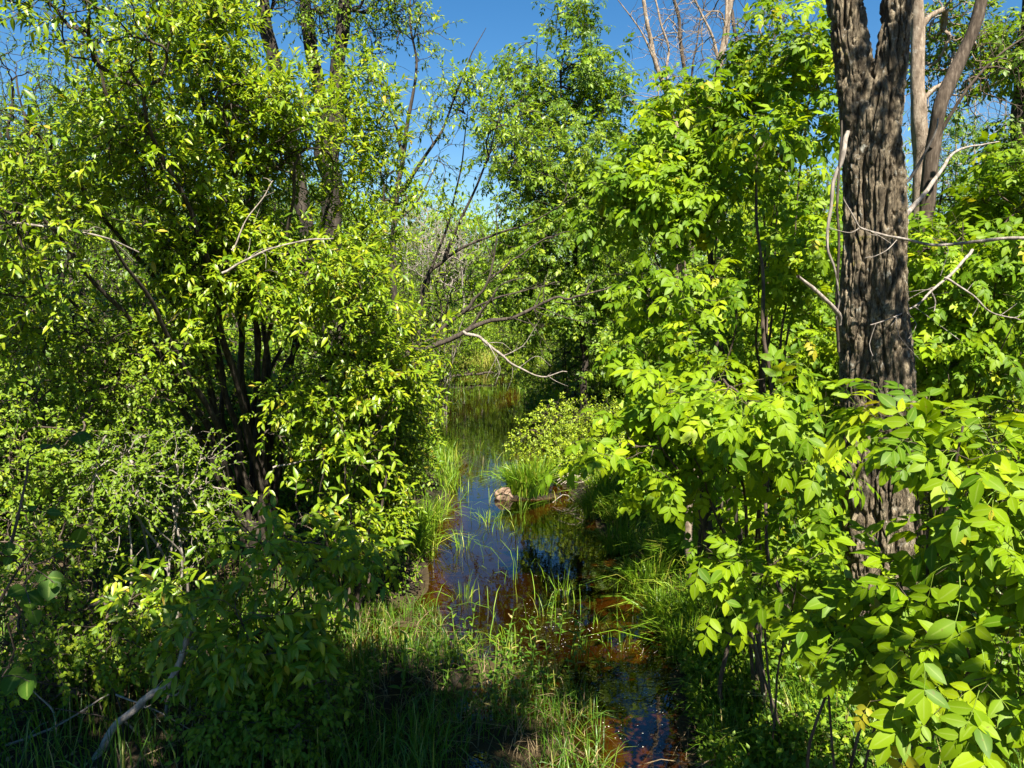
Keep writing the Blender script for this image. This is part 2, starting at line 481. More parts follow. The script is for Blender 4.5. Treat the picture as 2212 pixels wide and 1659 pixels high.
def simple_set(width, rows, **k):
    return [leaf_shape(width, rows, .30, .10, twist=-.25, **k), leaf_shape(width, rows, .45, .25, twist=.3, **k), leaf_shape(width * .9, rows, .2, .38, twist=.1, **k)]
def compound_set(rows):
    out = []
    for sd, pr in ((1, 3), (2, 3), (3, 2)):
        ra, parts, _ = compound(rows, pr, seed=sd)
        mv = merge([ra] + [(p[0], p[1]) for p in parts])
        RIB[id(mv[0])] = (mv[0], np.concatenate([np.zeros(len(ra[0]))] + [RIB[id(_[0])][1]] * len(parts)))
        out.append(mv)
    return out
WIL3, WIL2, WIL1 = simple_set(.36, 3), simple_set(.38, 2), simple_set(.40, 1)
OV2, OV1 = simple_set(.58, 2, tip=.75), simple_set(.58, 1, tip=.75)
ASP = [leaf_shape(.95, 4, .12, .10, .40, .6), leaf_shape(.9, 4, .2, .2, .42, .6)]
ASH3, ASH2, ASH1 = compound_set(3), compound_set(2), compound_set(1)
SP = {
    'willow': species('willow', WIL2, .077, per=12, shoot=.26, droop=.02, up=1.0),
    'willow_near': species('willow', WIL3, .10, per=11, shoot=.24),
    'oval': species('oval', OV2, .042, per=10, shoot=.2, droop=.1),
    'yellow': species('yellow', OV1, .048, per=10, shoot=.2, droop=.0, up=1.3),
    'ash': species('ash', ASH2, .20, per=7, pair=True, shoot=.22, droop=.45),
    'ash_near': species('ash', ASH3, .205, per=5, pair=True, shoot=.22, droop=.42),
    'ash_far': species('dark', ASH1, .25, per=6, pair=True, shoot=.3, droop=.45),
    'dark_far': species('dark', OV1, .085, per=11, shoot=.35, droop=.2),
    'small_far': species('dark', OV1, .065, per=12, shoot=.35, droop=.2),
    'wil_far': species('willow', WIL1, .10, per=11, shoot=.34),
    'aspen': species('aspen', ASP, .052, per=5, shoot=.16, droop=.5),
}

# ------------------------------------------------------------------ growing a plant
def curve(pts, n):
    """smooth path through the given points, n samples"""
    pts = np.asarray(pts, float)
    if len(pts) == 2:
        t = np.linspace(0, 1, n)[:, None]
        return pts[0] * (1 - t) + pts[1] * t
    Q = np.concatenate([[2 * pts[0] - pts[1]], pts, [2 * pts[-1] - pts[-2]]])
    u = np.linspace(0, len(pts) - 1 - 1e-9, n)
    i = u.astype(int)
    f = (u - i)[:, None]
    a, b, c, d = Q[i], Q[i + 1], Q[i + 2], Q[i + 3]
    return .5 * (2 * b + (c - a) * f + (2 * a - 5 * b + 4 * c - d) * f * f + (3 * b - a - 3 * c + d) * f ** 3)

def sample_blobs(rng, blobs, n, clump=.0, seed=0, freq=1.6):
    w = np.array([b[2] if len(b) > 2 else np.prod(b[1]) ** .75 for b in blobs], float)
    out = np.zeros((0, 3))
    while len(out) < n:
        k = rng.choice(len(blobs), n, p=w / w.sum())
        c = np.array([b[0] for b in blobs])[k]
        r = np.array([b[1] for b in blobs])[k]
        d = nrm(rng.normal(size=(n, 3)))
        p = c + d * r * (rng.random((n, 1)) ** .42)
        if clump:
            p = p[vnoise(p * freq, seed) > clump + .12 * (rng.random(n) - .5)]
        p = p[p[:, 2] > ground_z(p[:, 0], p[:, 1]) + .12]
        out = np.concatenate([out, p])
    return out[:n]

def blob(px, py, Y, rx, ry, rd, w=None):
    b = (P(px, py, Y), np.array([rx * Y / F, rd, ry * Y / F]))
    return b if w is None else (*b, w)

def stem_mesh(name, pts, r0, r1, mat, k=9, wob=.12, seed=0, base=None, flare=0.0):
    n = len(pts)
    rr = np.linspace(r0, r1, n)
    if flare:
        rr = rr * (1 + flare * np.exp(-np.linspace(0, 1, n) * 14))
    rg = np.random.default_rng(seed)
    V, Fc = tubes(pts[None], rr[None], k)
    c = np.repeat(pts, k, 0)
    d = V - c
    V = c + d * (1 + wob * 2 * (vnoise(V * np.array([9, 9, 4.]) / max(.25, r0 * 12), seed) - .5))[:, None]
    if base is not None:
        V = V - base
    return mesh(name, V, Fc, mat)

def plant(name, label, cat, base, stems, blobs, ntips, sp, seed=0, group=None, bark='stem_brown', tip_r=.0022, clump=.0, singles=0,
          part='stem', trunk_k=9, size=1.0, freq=1.6, lets=0, light=None, leafless=0.0, tint=(0, 1), attach_from=.12, mat=None, flare=0.0):
    """stems: list of (points, r0, r1). Grows branches from the stems to points scattered in the blobs, then leafy shoots."""
    rng = np.random.default_rng(seed)
    S = SP[sp]
    base = np.asarray(base, float)
    root = link(name, None, None, base)
    root.empty_display_size = .1
    tag(root, label, cat, group)
    pos, par, dr, rad = [], [], [], []
    for si, (pts, r0, r1) in enumerate(stems):
        L = np.linalg.norm(np.diff(np.asarray(pts, float), axis=0), axis=1).sum()
        n = max(6, int(L / .11))
        c = curve(pts, n)
        c[1:-1] += (vnoise(c[1:-1] * 2.3 + 31 * si, seed)[:, None] - .5) * np.array([.12, .12, .0]) * min(1, L / 2)
        me = stem_mesh(part, c, r0, r1, M[bark], trunk_k, .14, seed * 31 + si, base, flare)
        link(part, me, root)
        f = int(n * attach_from)
        pos.append(c[f:]); dr.append(nrm(np.gradient(c, axis=0))[f:]); rad.append(np.linspace(r0, r1, n)[f:])
    pos, dr, rad = np.concatenate(pos), np.concatenate(dr), np.concatenate(rad)
    n0 = len(pos)
    if ntips == 0:
        return root
    tips = sample_blobs(rng, blobs, ntips, clump, seed, freq)
    KS = 6
    cap = n0 + ntips * (KS - 1)
    POS, DIR = np.zeros((cap, 3)), np.zeros((cap, 3))
    PAR = -np.ones(cap, int)
    POS[:n0], DIR[:n0] = pos, dr
    order = np.argsort(np.linalg.norm(tips[:, None] - pos[None, ::3], axis=2).min(1))
    n = n0
    paths, tipd, pidx = np.zeros((ntips, KS, 3)), np.zeros((ntips, 3)), np.zeros((ntips, KS), int)
    tt = np.linspace(0, 1, KS)[:, None]
    for j, k in enumerate(order):
        T = tips[k]
        d = T - POS[:n]
        ds = np.sqrt((d * d).sum(1)) + 1e-6
        cs = (d * DIR[:n]).sum(1) / ds
        i = int(np.argmin(ds * (1.45 - .75 * cs)))
        D = ds[i]
        p0 = POS[i]
        p1 = p0 + DIR[i] * D * .38 + np.array([0, 0, .06 * D]) + rng.normal(size=3) * D * .05
        pa = p0 * (1 - tt) ** 2 + p1 * 2 * tt * (1 - tt) + T * tt * tt
        pa[1:-1] += rng.normal(size=(KS - 2, 3)) * min(.02, D * .03)
        paths[j] = pa
        g = nrm(np.gradient(pa, axis=0))
        POS[n:n + KS - 1], DIR[n:n + KS - 1] = pa[1:], g[1:]
        PAR[n] = i
        PAR[n + 1:n + KS - 1] = np.arange(n, n + KS - 2)
        pidx[j, 0] = i
        pidx[j, 1:] = np.arange(n, n + KS - 1)
        tipd[j] = g[-1]
        n += KS - 1
    cnt = np.zeros(cap)
    cnt[pidx[:, -1]] += 1
    for i in range(n - 1, n0 - 1, -1):
        cnt[PAR[i]] += cnt[i]
    R_ = tip_r * np.maximum(cnt, 1) ** .42
    RR = R_[pidx]
    RR[:, 0] = np.minimum(RR[:, 1] * 1.1, np.where(pidx[:, 0] < n0, rad[np.minimum(pidx[:, 0], n0 - 1)] * .8, RR[:, 1] * 1.1))
    RR[:, 1:] = np.minimum(RR[:, 1:], RR[:, :1] * 1.02)
    parts = [tubes(paths, RR, 4 if len(paths) < 1500 else 3)]
    # leafy shoots
    tip = paths[:, -1]
    ctr = base + np.array([0, 0, 1.0])
    outw = nrm((tip - ctr) * np.array([1, 1, .4]))
    sd = nrm(tipd + outw * .45 + rng.normal(size=tip.shape) * .35 + np.array([0, 0, .15]))
    Ls = S.shoot * size * rng.uniform(.6, 1.25, (ntips, 1))
    q1, q2 = tip + sd * Ls * .55, tip + sd * Ls + np.array([0, 0, -1.]) * Ls * rng.uniform(0, .4, (ntips, 1))
    ts = np.linspace(0, 1, 4)[None, :, None]
    SHO = tip[:, None] * (1 - ts) ** 2 + q1[:, None] * 2 * ts * (1 - ts) + q2[:, None] * ts * ts
    parts.append(tubes(SHO, np.tile(np.linspace(tip_r, tip_r * .5, 4), (ntips, 1)), 3))
    V, Fs = merge(parts)
    tw = link('twigs', mesh('twigs', V - base, Fs, M[bark]), root)
    tw['kind'] = 'stuff'
    per = S.per
    js = np.arange(per)
    keep = rng.random(ntips) >= leafless
    tip_, q1_, q2_ = tip[keep], q1[keep], q2[keep]
    nt_ = len(tip_)
    if nt_ == 0:
        return root
    if S.pair:
        tj = np.repeat((np.arange((per + 1) // 2) + .6) / ((per + 1) // 2), 2)[:per]
        tj[-1] = 1
        ph = (js % 2) * math.pi + (js // 2) * math.pi / 2
    else:
        tj = .08 + .92 * (js + .5) / per
        ph = js * 2.4
    t = np.clip(tj[None] + rng.normal(size=(nt_, per)) * .03, 0, 1)[..., None]
    pp = tip_[:, None] * (1 - t) ** 2 + q1_[:, None] * 2 * t * (1 - t) + q2_[:, None] * t * t
    tg = nrm((q1_ - tip_)[:, None] * (1 - t) + (q2_ - q1_)[:, None] * t)
    ref = nrm(np.cross(tg, np.array([0.2, .1, 1.])))
    re2 = np.cross(ref, tg)
    pha = ph[None] + rng.uniform(0, 6.28, (nt_, 1)) + rng.normal(size=(nt_, per)) * .3
    radial = np.cos(pha)[..., None] * ref + np.sin(pha)[..., None] * re2
    ax = nrm(tg * (.45 + .5 * t) + radial * S.spread * (1.15 - .6 * t) + np.array([0, 0, -S.droop]) + rng.normal(size=pp.shape) * .18)
    nor = nrm(np.array([0, 0, S.up]) + outw[keep][:, None] * .45 + radial * -.1 + SUN * .6 + rng.normal(size=pp.shape) * .45)
    pp, ax, nor = pp.reshape(-1, 3), ax.reshape(-1, 3), nor.reshape(-1, 3)
    sz = S.size * size * rng.uniform(1 - S.jitter * 1.6, 1 + S.jitter, len(pp)) * (.72 + .28 * np.sin(np.pi * np.clip(t.ravel(), .12, .88)))
    young = np.clip(t.ravel() * .3, 0, 1)
    tn = np.clip(tint[0] + (tint[1] - tint[0]) * (rng.random(len(pp)) * .75 + young * .8), 0, .995)
    Mx = frames(ax, nor)
    var = rng.integers(0, len(S.shapes), len(pp))
    mt = M[mat or S.mat]
    single = np.zeros(len(pp), bool)
    if singles or lets:
        pr = to_px(pp + ax * sz[:, None] * .5)
        inside = (pr[:, 0] > 5) & (pr[:, 0] < W - 5) & (pr[:, 1] > 5) & (pr[:, 1] < H - 5) & (pr[:, 2] > .3)
        score = np.where(inside, sz / np.maximum(pr[:, 2], .3) * (.75 + .25 * rng.random(len(pp))), 0)
        best = np.argsort(-score)[:singles + lets]
        best = best[score[best] > 0]
        single[best] = True
        cache = {}
        for bi, b in enumerate(best):
            m4 = Matrix(np.block([[Mx[b] * sz[b], (pp[b] - base)[:, None]], [np.zeros((1, 3)), np.ones((1, 1))]]).tolist())
            if bi < lets:
                if 'let' not in cache:
                    cache['let'] = []
                    for sdv, prs in ((1, 3), (2, 3), (3, 2)):
                        ra, lp, shp = compound(3, prs, seed=sdv)
                        cache['let'].append((mesh('leaf', ra[0], ra[1], M['stem_green']), lp))
                    cache['one'] = mesh('leaflet', shp[0], shp[1], mt)
                rm, lp = cache['let'][var[b]]
                o = link('leaf', rm, root)
                o.matrix_local = m4
                for (_v, _f, mm, s_, p_) in lp:
                    c = link('leaflet', cache['one'], o)
                    c.matrix_local = Matrix(np.block([[mm * s_, p_[:, None]], [np.zeros((1, 3)), np.ones((1, 1))]]).tolist())
            else:
                if var[b] not in cache:
                    cache[var[b]] = mesh('leaf', S.shapes[var[b]][0], S.shapes[var[b]][1], mt)
                o = link('leaf', cache[var[b]], root)
                o.matrix_local = m4
    parts, tints, ribs = [], [], []
    for v in range(len(S.shapes)):
        s = (var == v) & ~single
        if not s.any():
            continue
        T, Fc = S.shapes[v]
        VV = place(T, Mx[s], sz[s], pp[s] - base)
        k, nv = VV.shape[:2]
        parts.append((VV.reshape(-1, 3), [(f[None] + (np.arange(k) * nv)[:, None, None]).reshape(-1, f.shape[1]) for f in Fc]))
        tints.append(np.repeat(tn[s], nv))
        ribs.append(np.tile(RIB[id(T)][1], k))
    if parts:
        V, Fs = merge(parts)
        fo = link('foliage', mesh('foliage', V, Fs, mt, np.concatenate(tints), rib=np.concatenate(ribs)), root)
        fo['kind'] = 'stuff'
    return root

M['stem_green'] = bark_mat('green_leaf_stalk', (.10, .17, .02), (.14, .22, .03), (.18, .24, .04), 30, .1)

def gp(px, py, Y=None):
    """ground point seen at a photo pixel column px, at depth Y"""
    x = P(px, py, Y)[0]
    return np.array([x, Y, float(ground_z(x, Y))])

def G(x, y, dz=-.03):
    return np.array([x, y, float(ground_z(x, y)) + dz])

# ------------------------------------------------------------------ the big furrowed ash in front on the right
def bark_stem(name, px, Ys, hw, K, step, seed, root, base, mat):
    """px: list of (x, y) photo pixels of the centre line; hw half widths in pixels"""
    pts = np.array([P(x, y, Y) for (x, y), Y in zip(px, Ys)])
    rr = np.array([h * .86 * Y / F for h, Y in zip(hw, Ys)])
    L = np.linalg.norm(np.diff(pts, axis=0), axis=1).sum()
    n = int(L / step)
    c = curve(pts, n)
    r = curve(np.stack([rr, rr * 0, rr * 0], 1), n)[:, 0]
    t = nrm(np.gradient(c, axis=0))
    s = nrm(np.cross(t, np.array([0, 1., 0])))
    u = np.cross(s, t)
    a = np.arange(K) * 2 * math.pi / K
    d = np.cos(a)[None, :, None] * s[:, None] + np.sin(a)[None, :, None] * u[:, None]
    lob = 1 + .10 * (vnoise(d * 1.6 + c[:, None] * np.array([0, 0, .8]), seed) - .5) * 2
    V = c[:, None] + d * (r[:, None] * lob)[..., None]
    warp = (vnoise(V * np.array([6, 6, 5.]), seed + 9) - .5)[..., None] * np.array([1.3, 1.3, .4])
    n1 = vnoise(V * np.array([30, 30, 3.0]) + warp, seed + 1)
    n2 = vnoise(V * np.array([46, 46, 11.]) + warp * .6, seed + 2)
    n3 = vnoise(V * np.array([80, 80, 26.]), seed + 3)
    cr = vnoise(V * np.array([13, 13, 34.]), seed + 5)
    f1 = smooth(.0, .30, np.abs(2 * n1 - 1))
    f2 = smooth(.0, .28, np.abs(2 * n2 - 1))
    f3 = smooth(.0, .16, np.abs(2 * cr - 1))
    disp = .030 * (f1 - .85) + .013 * (f2 - .7) + .005 * (f3 - .8) * f1 + .014 * (n3 - .5) + .03 * (vnoise(V * np.array([5, 5, 2.]), seed + 4) - .5)
    V = V + d * disp[..., None]
    idx = np.arange(n * K).reshape(n, K)
    nx_ = np.roll(idx, -1, 1)
    Q = np.stack([idx[:-1], idx[1:], nx_[1:], nx_[:-1]], -1).reshape(-1, 4)
    return link(name, mesh(name, V.reshape(-1, 3) - base, [Q], mat), root), c

ab = G(2.38, 4.85)
ash_root = tag(link('ash_tree', None, None, ab), 'big old tree with deeply furrowed grey brown trunk forking near the top of the picture', 'tree')
YB = [4.88] * 10
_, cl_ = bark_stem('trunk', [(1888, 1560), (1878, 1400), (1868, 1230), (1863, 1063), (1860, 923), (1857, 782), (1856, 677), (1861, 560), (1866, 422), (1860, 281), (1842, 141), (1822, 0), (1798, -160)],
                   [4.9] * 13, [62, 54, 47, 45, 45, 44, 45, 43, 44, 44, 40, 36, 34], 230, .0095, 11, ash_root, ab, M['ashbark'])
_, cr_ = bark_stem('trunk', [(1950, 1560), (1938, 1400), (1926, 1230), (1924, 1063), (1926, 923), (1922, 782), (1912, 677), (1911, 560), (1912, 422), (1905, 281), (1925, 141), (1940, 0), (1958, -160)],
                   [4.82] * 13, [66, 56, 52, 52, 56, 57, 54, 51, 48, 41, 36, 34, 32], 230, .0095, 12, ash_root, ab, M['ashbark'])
def limb(name, pix, r0, r1, mat, root, base, n=14, k=7, seed=0):
    c = curve([P(*p) for p in pix], n)
    kk = np.stack([vnoise(c * 7 + 3 + 11 * a_, seed) - .5 for a_ in range(3)], 1) * .07 * min(1, 25 * r0) + np.stack([vnoise(c * 2.5 + 3 + 11 * a_, seed + 7) - .5 for a_ in range(3)], 1) * .10 * min(1, 25 * r0)
    c[1:-1] += kk[1:-1]
    return link(name, stem_mesh(name, c, r0, r1, mat, k, .22, seed, base), root)
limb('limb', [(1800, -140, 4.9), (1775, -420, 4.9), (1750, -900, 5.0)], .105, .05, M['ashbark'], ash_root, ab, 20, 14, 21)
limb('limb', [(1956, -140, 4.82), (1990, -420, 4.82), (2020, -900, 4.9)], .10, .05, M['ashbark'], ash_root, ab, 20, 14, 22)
limb('dead_limb', [(1812, 700, 4.82), (1796, 668, 4.7), (1760, 632, 4.6), (1724, 597, 4.5)], .017, .009, M['dead_wood'], ash_root, ab, 12, 8, 1)
limb('hanging_bark', [(1832, 285, 4.80), (1822, 330, 4.72), (1806, 385, 4.70), (1797, 450, 4.70), (1786, 500, 4.70), (1784, 545, 4.70), (1800, 590, 4.72), (1806, 690, 4.74)], .015, .005, M['stem_grey'], ash_root, ab, 22, 8, 2)
limb('branch', [(1812, 760, 4.80), (1809, 600, 4.72), (1811, 470, 4.70), (1816, 350, 4.70), (1818, 260, 4.72)], .009, .006, M['stem_dark'], ash_root, ab, 16, 6, 3)
limb('dead_limb', [(1952, 470, 4.9), (1990, 430, 5.0), (2030, 375, 5.1), (2060, 335, 5.2), (2100, 318, 5.3), (2158, 306, 5.4)], .017, .004, M['stem_grey'], ash_root, ab, 16, 8, 4)
limb('dead_limb', [(1955, 395, 4.9), (1985, 350, 4.85), (2018, 290, 4.8), (2026, 255, 4.8)], .011, .004, M['stem_grey'], ash_root, ab, 12, 6, 5)

def twig_thing(name, label, cat, lines, mat, group=None, k=6):
    """a loose or dead branch: main line and side lines; each (pixels with depth, r0, r1)"""
    base = P(*lines[0][0][0])
    root = tag(link(name, None, None, base), label, cat, group)
    tw_, tr_ = [], []
    for i, (pix, r0, r1) in enumerate(lines):
        limb('branch' if i == 0 else 'side_branch', pix, r0, r1, mat, root, base, max(12, 6 * len(pix)), k, i + len(label))
        rg_ = np.random.default_rng(len(label) * 7 + i)
        c = curve([P(*p) for p in pix], 60)
        Ln = np.linalg.norm(c[-1] - c[0])
        for _ in range(int(min(14, 3 + Ln * 5)) if Ln > .5 else 1):
            j = rg_.integers(12, 58)
            t = nrm(c[min(j + 1, 59)] - c[j - 1])
            d = nrm(t * .8 + rg_.normal(size=3) * .75)
            l_ = min(.55, Ln * .3) * rg_.uniform(.25, 1)
            q1 = c[j] + d * l_ * .5 + rg_.normal(size=3) * l_ * .08
            q2 = c[j] + d * l_ + rg_.normal(size=3) * l_ * .15 + np.array([0, 0, -.1 * l_])
            tw_.append(curve([c[j], q1, q2], 5))
            tr_.append(np.linspace(max(.0022, r0 * .22), .0014, 5))
    V_, F_ = tubes(np.array(tw_), np.array(tr_), 4)
    o = link('side_twigs', mesh('side_twigs', V_ - base, F_, mat), root)
    o['kind'] = 'stuff'
    return root

twig_thing('bare_branch', 'thin grey bare branch reaching across the front of the big furrowed trunk', 'branch',
           [([(2230, 515, 4.2), (2120, 520, 4.3), (2010, 532, 4.4), (1930, 512, 4.45), (1858, 492, 4.45)], .011, .006),
            ([(1858, 492, 4.45), (1840, 460, 4.45), (1822, 425, 4.45)], .005, .003),
            ([(1858, 492, 4.45), (1835, 502, 4.45), (1790, 492, 4.45)], .004, .002),
            ([(1940, 516, 4.45), (1915, 540, 4.4), (1880, 557, 4.4)], .003, .002)], M['stem_grey'])
twig_thing('bare_branch', 'pale crooked dead branch hanging right of the furrowed trunk, below the long grey one', 'branch',
           [([(2100, 540, 5.4), (2060, 590, 5.2), (2010, 628, 5.0), (1985, 655, 4.9), (1950, 680, 4.7), (1880, 702, 4.55)], .011, .003),
            ([(2010, 628, 5.0), (2020, 650, 5.0), (2018, 672, 5.0)], .005, .003),
            ([(2040, 600, 5.1), (2100, 640, 5.0), (2140, 675, 5.0), (2205, 692, 5.0)], .008, .003)], M['stem_grey'])

# ------------------------------------------------------------------ left bank
def fan(base, ends, r0, r1, rng, bow=.25):
    """stems from one base curving out to the given end points"""
    out = []
    for i, e in enumerate(ends):
        e = np.asarray(e, float)
        b = base + np.array([rng.uniform(-.16, .16), rng.uniform(-.16, .16), 0])
        m = b * .5 + e * .5
        m[2] += bow * .5
        m[:2] -= (e - b)[:2] * bow * .5
        m[:2] += rng.normal(size=2) * .07
        out.append(([b, m, e], r0 * rng.uniform(.7, 1.1), r1))
    return out
rg = np.random.default_rng(4)
wb = G(-2.5, 7.3)
ends = [P(*p) for p in [(60, 260, 5.4), (170, 60, 5.8), (280, 150, 5.2), (390, 20, 6.6), (480, 240, 6.0), (330, 300, 6.9), (600, 120, 7.2), (650, 330, 6.2), (760, 200, 7.6), (830, 420, 7.4),
                       (90, 470, 5.2), (240, 520, 5.2), (800, 640, 6.6), (120, 620, 6.2), (700, 560, 7.8), (540, 400, 7.6)]]
willow = plant('willow_shrub', 'tall many-stemmed willow shrub with narrow glossy leaves filling the left side', 'shrub', wb,
      fan(wb, ends, .045, .010, rg), [blob(60, 110, 5.8, 170, 190, 1.2), blob(300, 110, 6.0, 220, 190, 1.4), blob(100, 400, 5.6, 200, 230, 1.2), blob(420, 280, 6.2, 200, 190, 1.1), blob(500, 120, 7.0, 70, 110, .9, .4),
      blob(600, 330, 6.6, 170, 150, 1.2), blob(760, 260, 7.4, 100, 130, .9), blob(800, 450, 7.2, 90, 160, .8), blob(210, 640, 5.8, 260, 170, 1.0), blob(480, 560, 6.6, 200, 110, .9, .8), blob(690, 620, 6.4, 150, 130, .9), blob(800, 780, 6.8, 110, 120, .7, .32),
      blob(700, 900, 6.8, 130, 130, .7, .3), blob(810, 960, 7.4, 100, 130, .8, .3), blob(790, 1090, 7.0, 80, 80, .5, .2), blob(870, 860, 8, 70, 110, .7, .22)],
      5600, 'willow', 21, bark='stem_dark', clump=.42, singles=240, attach_from=.3)
# low sprays of the willow that come forward over the bank
lb = G(-1.62, 5.5)
plant('young_willow', 'low young willow in front with larger deep green leaves drooping over the bank', 'shrub', lb,
      fan(lb, [P(*p) for p in [(640, 1090, 4.7), (520, 1130, 4.6), (740, 1160, 4.9), (600, 1210, 4.5), (430, 1320, 4.5), (780, 1260, 4.8), (520, 1330, 4.4)]], .014, .004, rg, .1),
      [blob(620, 1150, 4.8, 190, 70, .35), blob(560, 1250, 4.6, 210, 100, .4), blob(740, 1210, 4.9, 100, 90, .35), blob(480, 1370, 4.5, 110, 80, .3), blob(560, 1400, 4.6, 170, 60, .3, .15)],
      210, 'willow_near', 22, bark='stem_brown', clump=.34, singles=290, mat='willow')
sb = G(-2.35, 5.2)
plant('young_willow', 'small sunlit willow sprig with pale yellow green leaves in front of the dark left bank', 'shrub', sb,
      fan(sb, [P(*p) for p in [(330, 1250, 4.9), (280, 1300, 4.8), (390, 1280, 4.8)]], .010, .004, rg, .1),
      [blob(330, 1280, 4.85, 80, 55, .2)], 34, 'willow_near', 23, bark='stem_brown', singles=200, size=.85, tint=(.35, 1))
sb = G(-1.55, 6.6)
plant('young_willow', 'bright willow sprays beside the left edge of the water, below the tall shrub', 'shrub', sb,
      fan(sb, [P(*p) for p in [(800, 980, 5.9), (740, 930, 6.1), (850, 860, 6.4), (870, 780, 6.6), (700, 1020, 5.8)]], .016, .005, rg, .1),
      [blob(800, 985, 5.9, 60, 40, .2), blob(850, 800, 6.5, 80, 60, .3), blob(760, 900, 6.2, 90, 60, .3), blob(900, 700, 6.9, 60, 60, .3, .05)], 52, 'willow', 24, bark='stem_brown', singles=120, size=1.1, tint=(.25, 1))
# small round-leaved shrubs low on the left
for i, (bx, by, ends_, bl, nt, lab) in enumerate([
    (-3.6, 6.2, [(60, 780, 5.9), (160, 720, 5.9), (250, 760, 6.0), (20, 900, 5.6), (300, 900, 5.8)],
     [blob(90, 830, 5.8, 180, 130, .9), blob(300, 800, 6.1, 130, 110, .8), blob(60, 960, 5.4, 150, 110, .8)], 900, 'dense shrub of small oval leaves at the left edge under the tall willow'),
    (-2.75, 5.9, [(200, 1000, 5.6), (290, 1010, 5.7), (380, 1050, 5.8), (420, 940, 6.2), (330, 1130, 5.5)],
     [blob(330, 1010, 5.9, 160, 110, .8), blob(400, 1120, 5.9, 110, 110, .6), blob(240, 1120, 5.6, 130, 90, .6)], 700, 'small-leaved shrub with thin upright grey stems between the left edge and the willow clump'),
    (-3.3, 5.2, [(60, 1150, 5.0), (140, 1200, 4.9), (30, 1300, 4.8), (200, 1260, 5.0)],
     [blob(90, 1190, 5.1, 150, 110, .7), blob(120, 1360, 4.9, 170, 110, .6), blob(290, 1360, 4.9, 120, 90, .4)], 620, 'low tangled shrub of small oval leaves in the bottom left corner')]):
    b = G(bx, by)
    plant('oval_leaved_shrub', lab, 'shrub', b, fan(b, [P(*p) for p in ends_], .015, .004, rg, .15), bl, nt, 'oval', 30 + i, bark='stem_grey' if i == 1 else 'stem_brown', clump=.42, freq=2.6, tint=(0, .95))
for i, (bx, by, ends_, bl, nt, lab) in enumerate([
    (-1.75, 4.75, [(420, 1500, 4.5), (560, 1480, 4.5), (680, 1470, 4.6), (500, 1560, 4.3)],
     [blob(470, 1510, 4.5, 130, 60, .35), blob(640, 1490, 4.6, 130, 60, .35), blob(560, 1570, 4.3, 160, 50, .25)], 230, 'low dark leafy shrub in the shade at the bottom, left of the marsh grass'),
    (-2.5, 4.6, [(200, 1450, 4.7), (120, 1530, 4.4), (60, 1470, 4.5)],
     [blob(130, 1450, 5.0, 140, 60, .35), blob(40, 1540, 4.6, 90, 50, .3)], 110, 'low sparse leafy shrub around the fallen log in the bottom left corner')]):
    b = G(bx, by)
    plant('low_shrub', lab, 'shrub', b, fan(b, [P(*p) for p in ends_], .008, .003, rg, .1), bl, nt, 'oval', 44 + i, bark='stem_brown', clump=.42, freq=3, size=1.15, tint=(0, .8))
b = G(-1.75, 2.4)
plant('aspen_sapling', 'thin sapling with big round dark shaded leaves at the left edge', 'sapling', b,
      [([b, P(-40, 1350, 2.2), P(20, 1180, 2.2), P(60, 1000, 2.25)], .008, .003), ([P(-20, 1330, 2.2), P(30, 1240, 2.2), P(70, 1180, 2.2)], .004, .002)],
      [blob(70, 1000, 2.25, 50, 30, .1), blob(20, 1080, 2.2, 40, 60, .1), blob(55, 1220, 2.2, 50, 50, .1), blob(30, 1440, 2.2, 40, 60, .1)], 9, 'aspen', 40, bark='stem_brown', singles=50, attach_from=.4)

# ------------------------------------------------------------------ right bank: ash saplings
def ash(label, bx, by, ends_, bl, nt, seed, sp='ash', name='ash_sapling', r0=.018, **k):
    b = G(bx, by)
    return plant(name, label, 'sapling', b, fan(b, [P(*p) for p in ends_], r0, .004, np.random.default_rng(seed), .12), bl, nt, sp, seed, **k)
ash('sapling leaning out over the water with bright yellow green drooping leaves', 1.5, 4.7, [(1560, 830, 4.1), (1420, 940, 4.0), (1660, 960, 4.1), (1500, 990, 4.1), (1690, 870, 4.3)],
    [blob(1560, 870, 4.1, 170, 75, .35), blob(1390, 955, 4.0, 110, 60, .28), blob(1640, 1000, 4.1, 120, 80, .32), blob(1530, 1000, 4.2, 110, 60, .3)], 90, 51, singles=220, lets=30, clump=.42)
ash('upright sapling with bright leaves in arching tiers just under the bare pale trees', 1.95, 7.2, [(1430, 330, 6.6), (1500, 180, 6.8), (1390, 480, 6.3), (1560, 420, 6.4), (1470, 650, 6.0), (1600, 600, 6.2), (1420, 730, 6.0)],
    [blob(1430, 330, 6.6, 120, 60, .5), blob(1420, 440, 6.3, 140, 80, .5), blob(1540, 420, 6.5, 120, 100, .6), blob(1480, 640, 6.1, 120, 80, .5), blob(1470, 760, 6.0, 140, 50, .35), blob(1600, 560, 6.5, 110, 90, .5, .15), blob(1530, 230, 6.9, 90, 60, .4, .12)], 260, 52, singles=260, clump=.45, r0=.026)
ash('slender dark-stemmed sapling with hanging leaves just left of the furrowed trunk', 2.3, 7.0, [(1700, 100, 6.9), (1640, 60, 7.1), (1750, 200, 6.6), (1690, 330, 6.3), (1740, 520, 6.2), (1650, 480, 6.4)],
    [blob(1700, 110, 6.9, 90, 110, .5, .18), blob(1740, 260, 6.6, 70, 120, .5), blob(1660, 340, 6.5, 90, 90, .5), blob(1730, 560, 6.2, 80, 110, .5)], 175, 53, singles=200, clump=.45, r0=.024, tint=(0, .8))
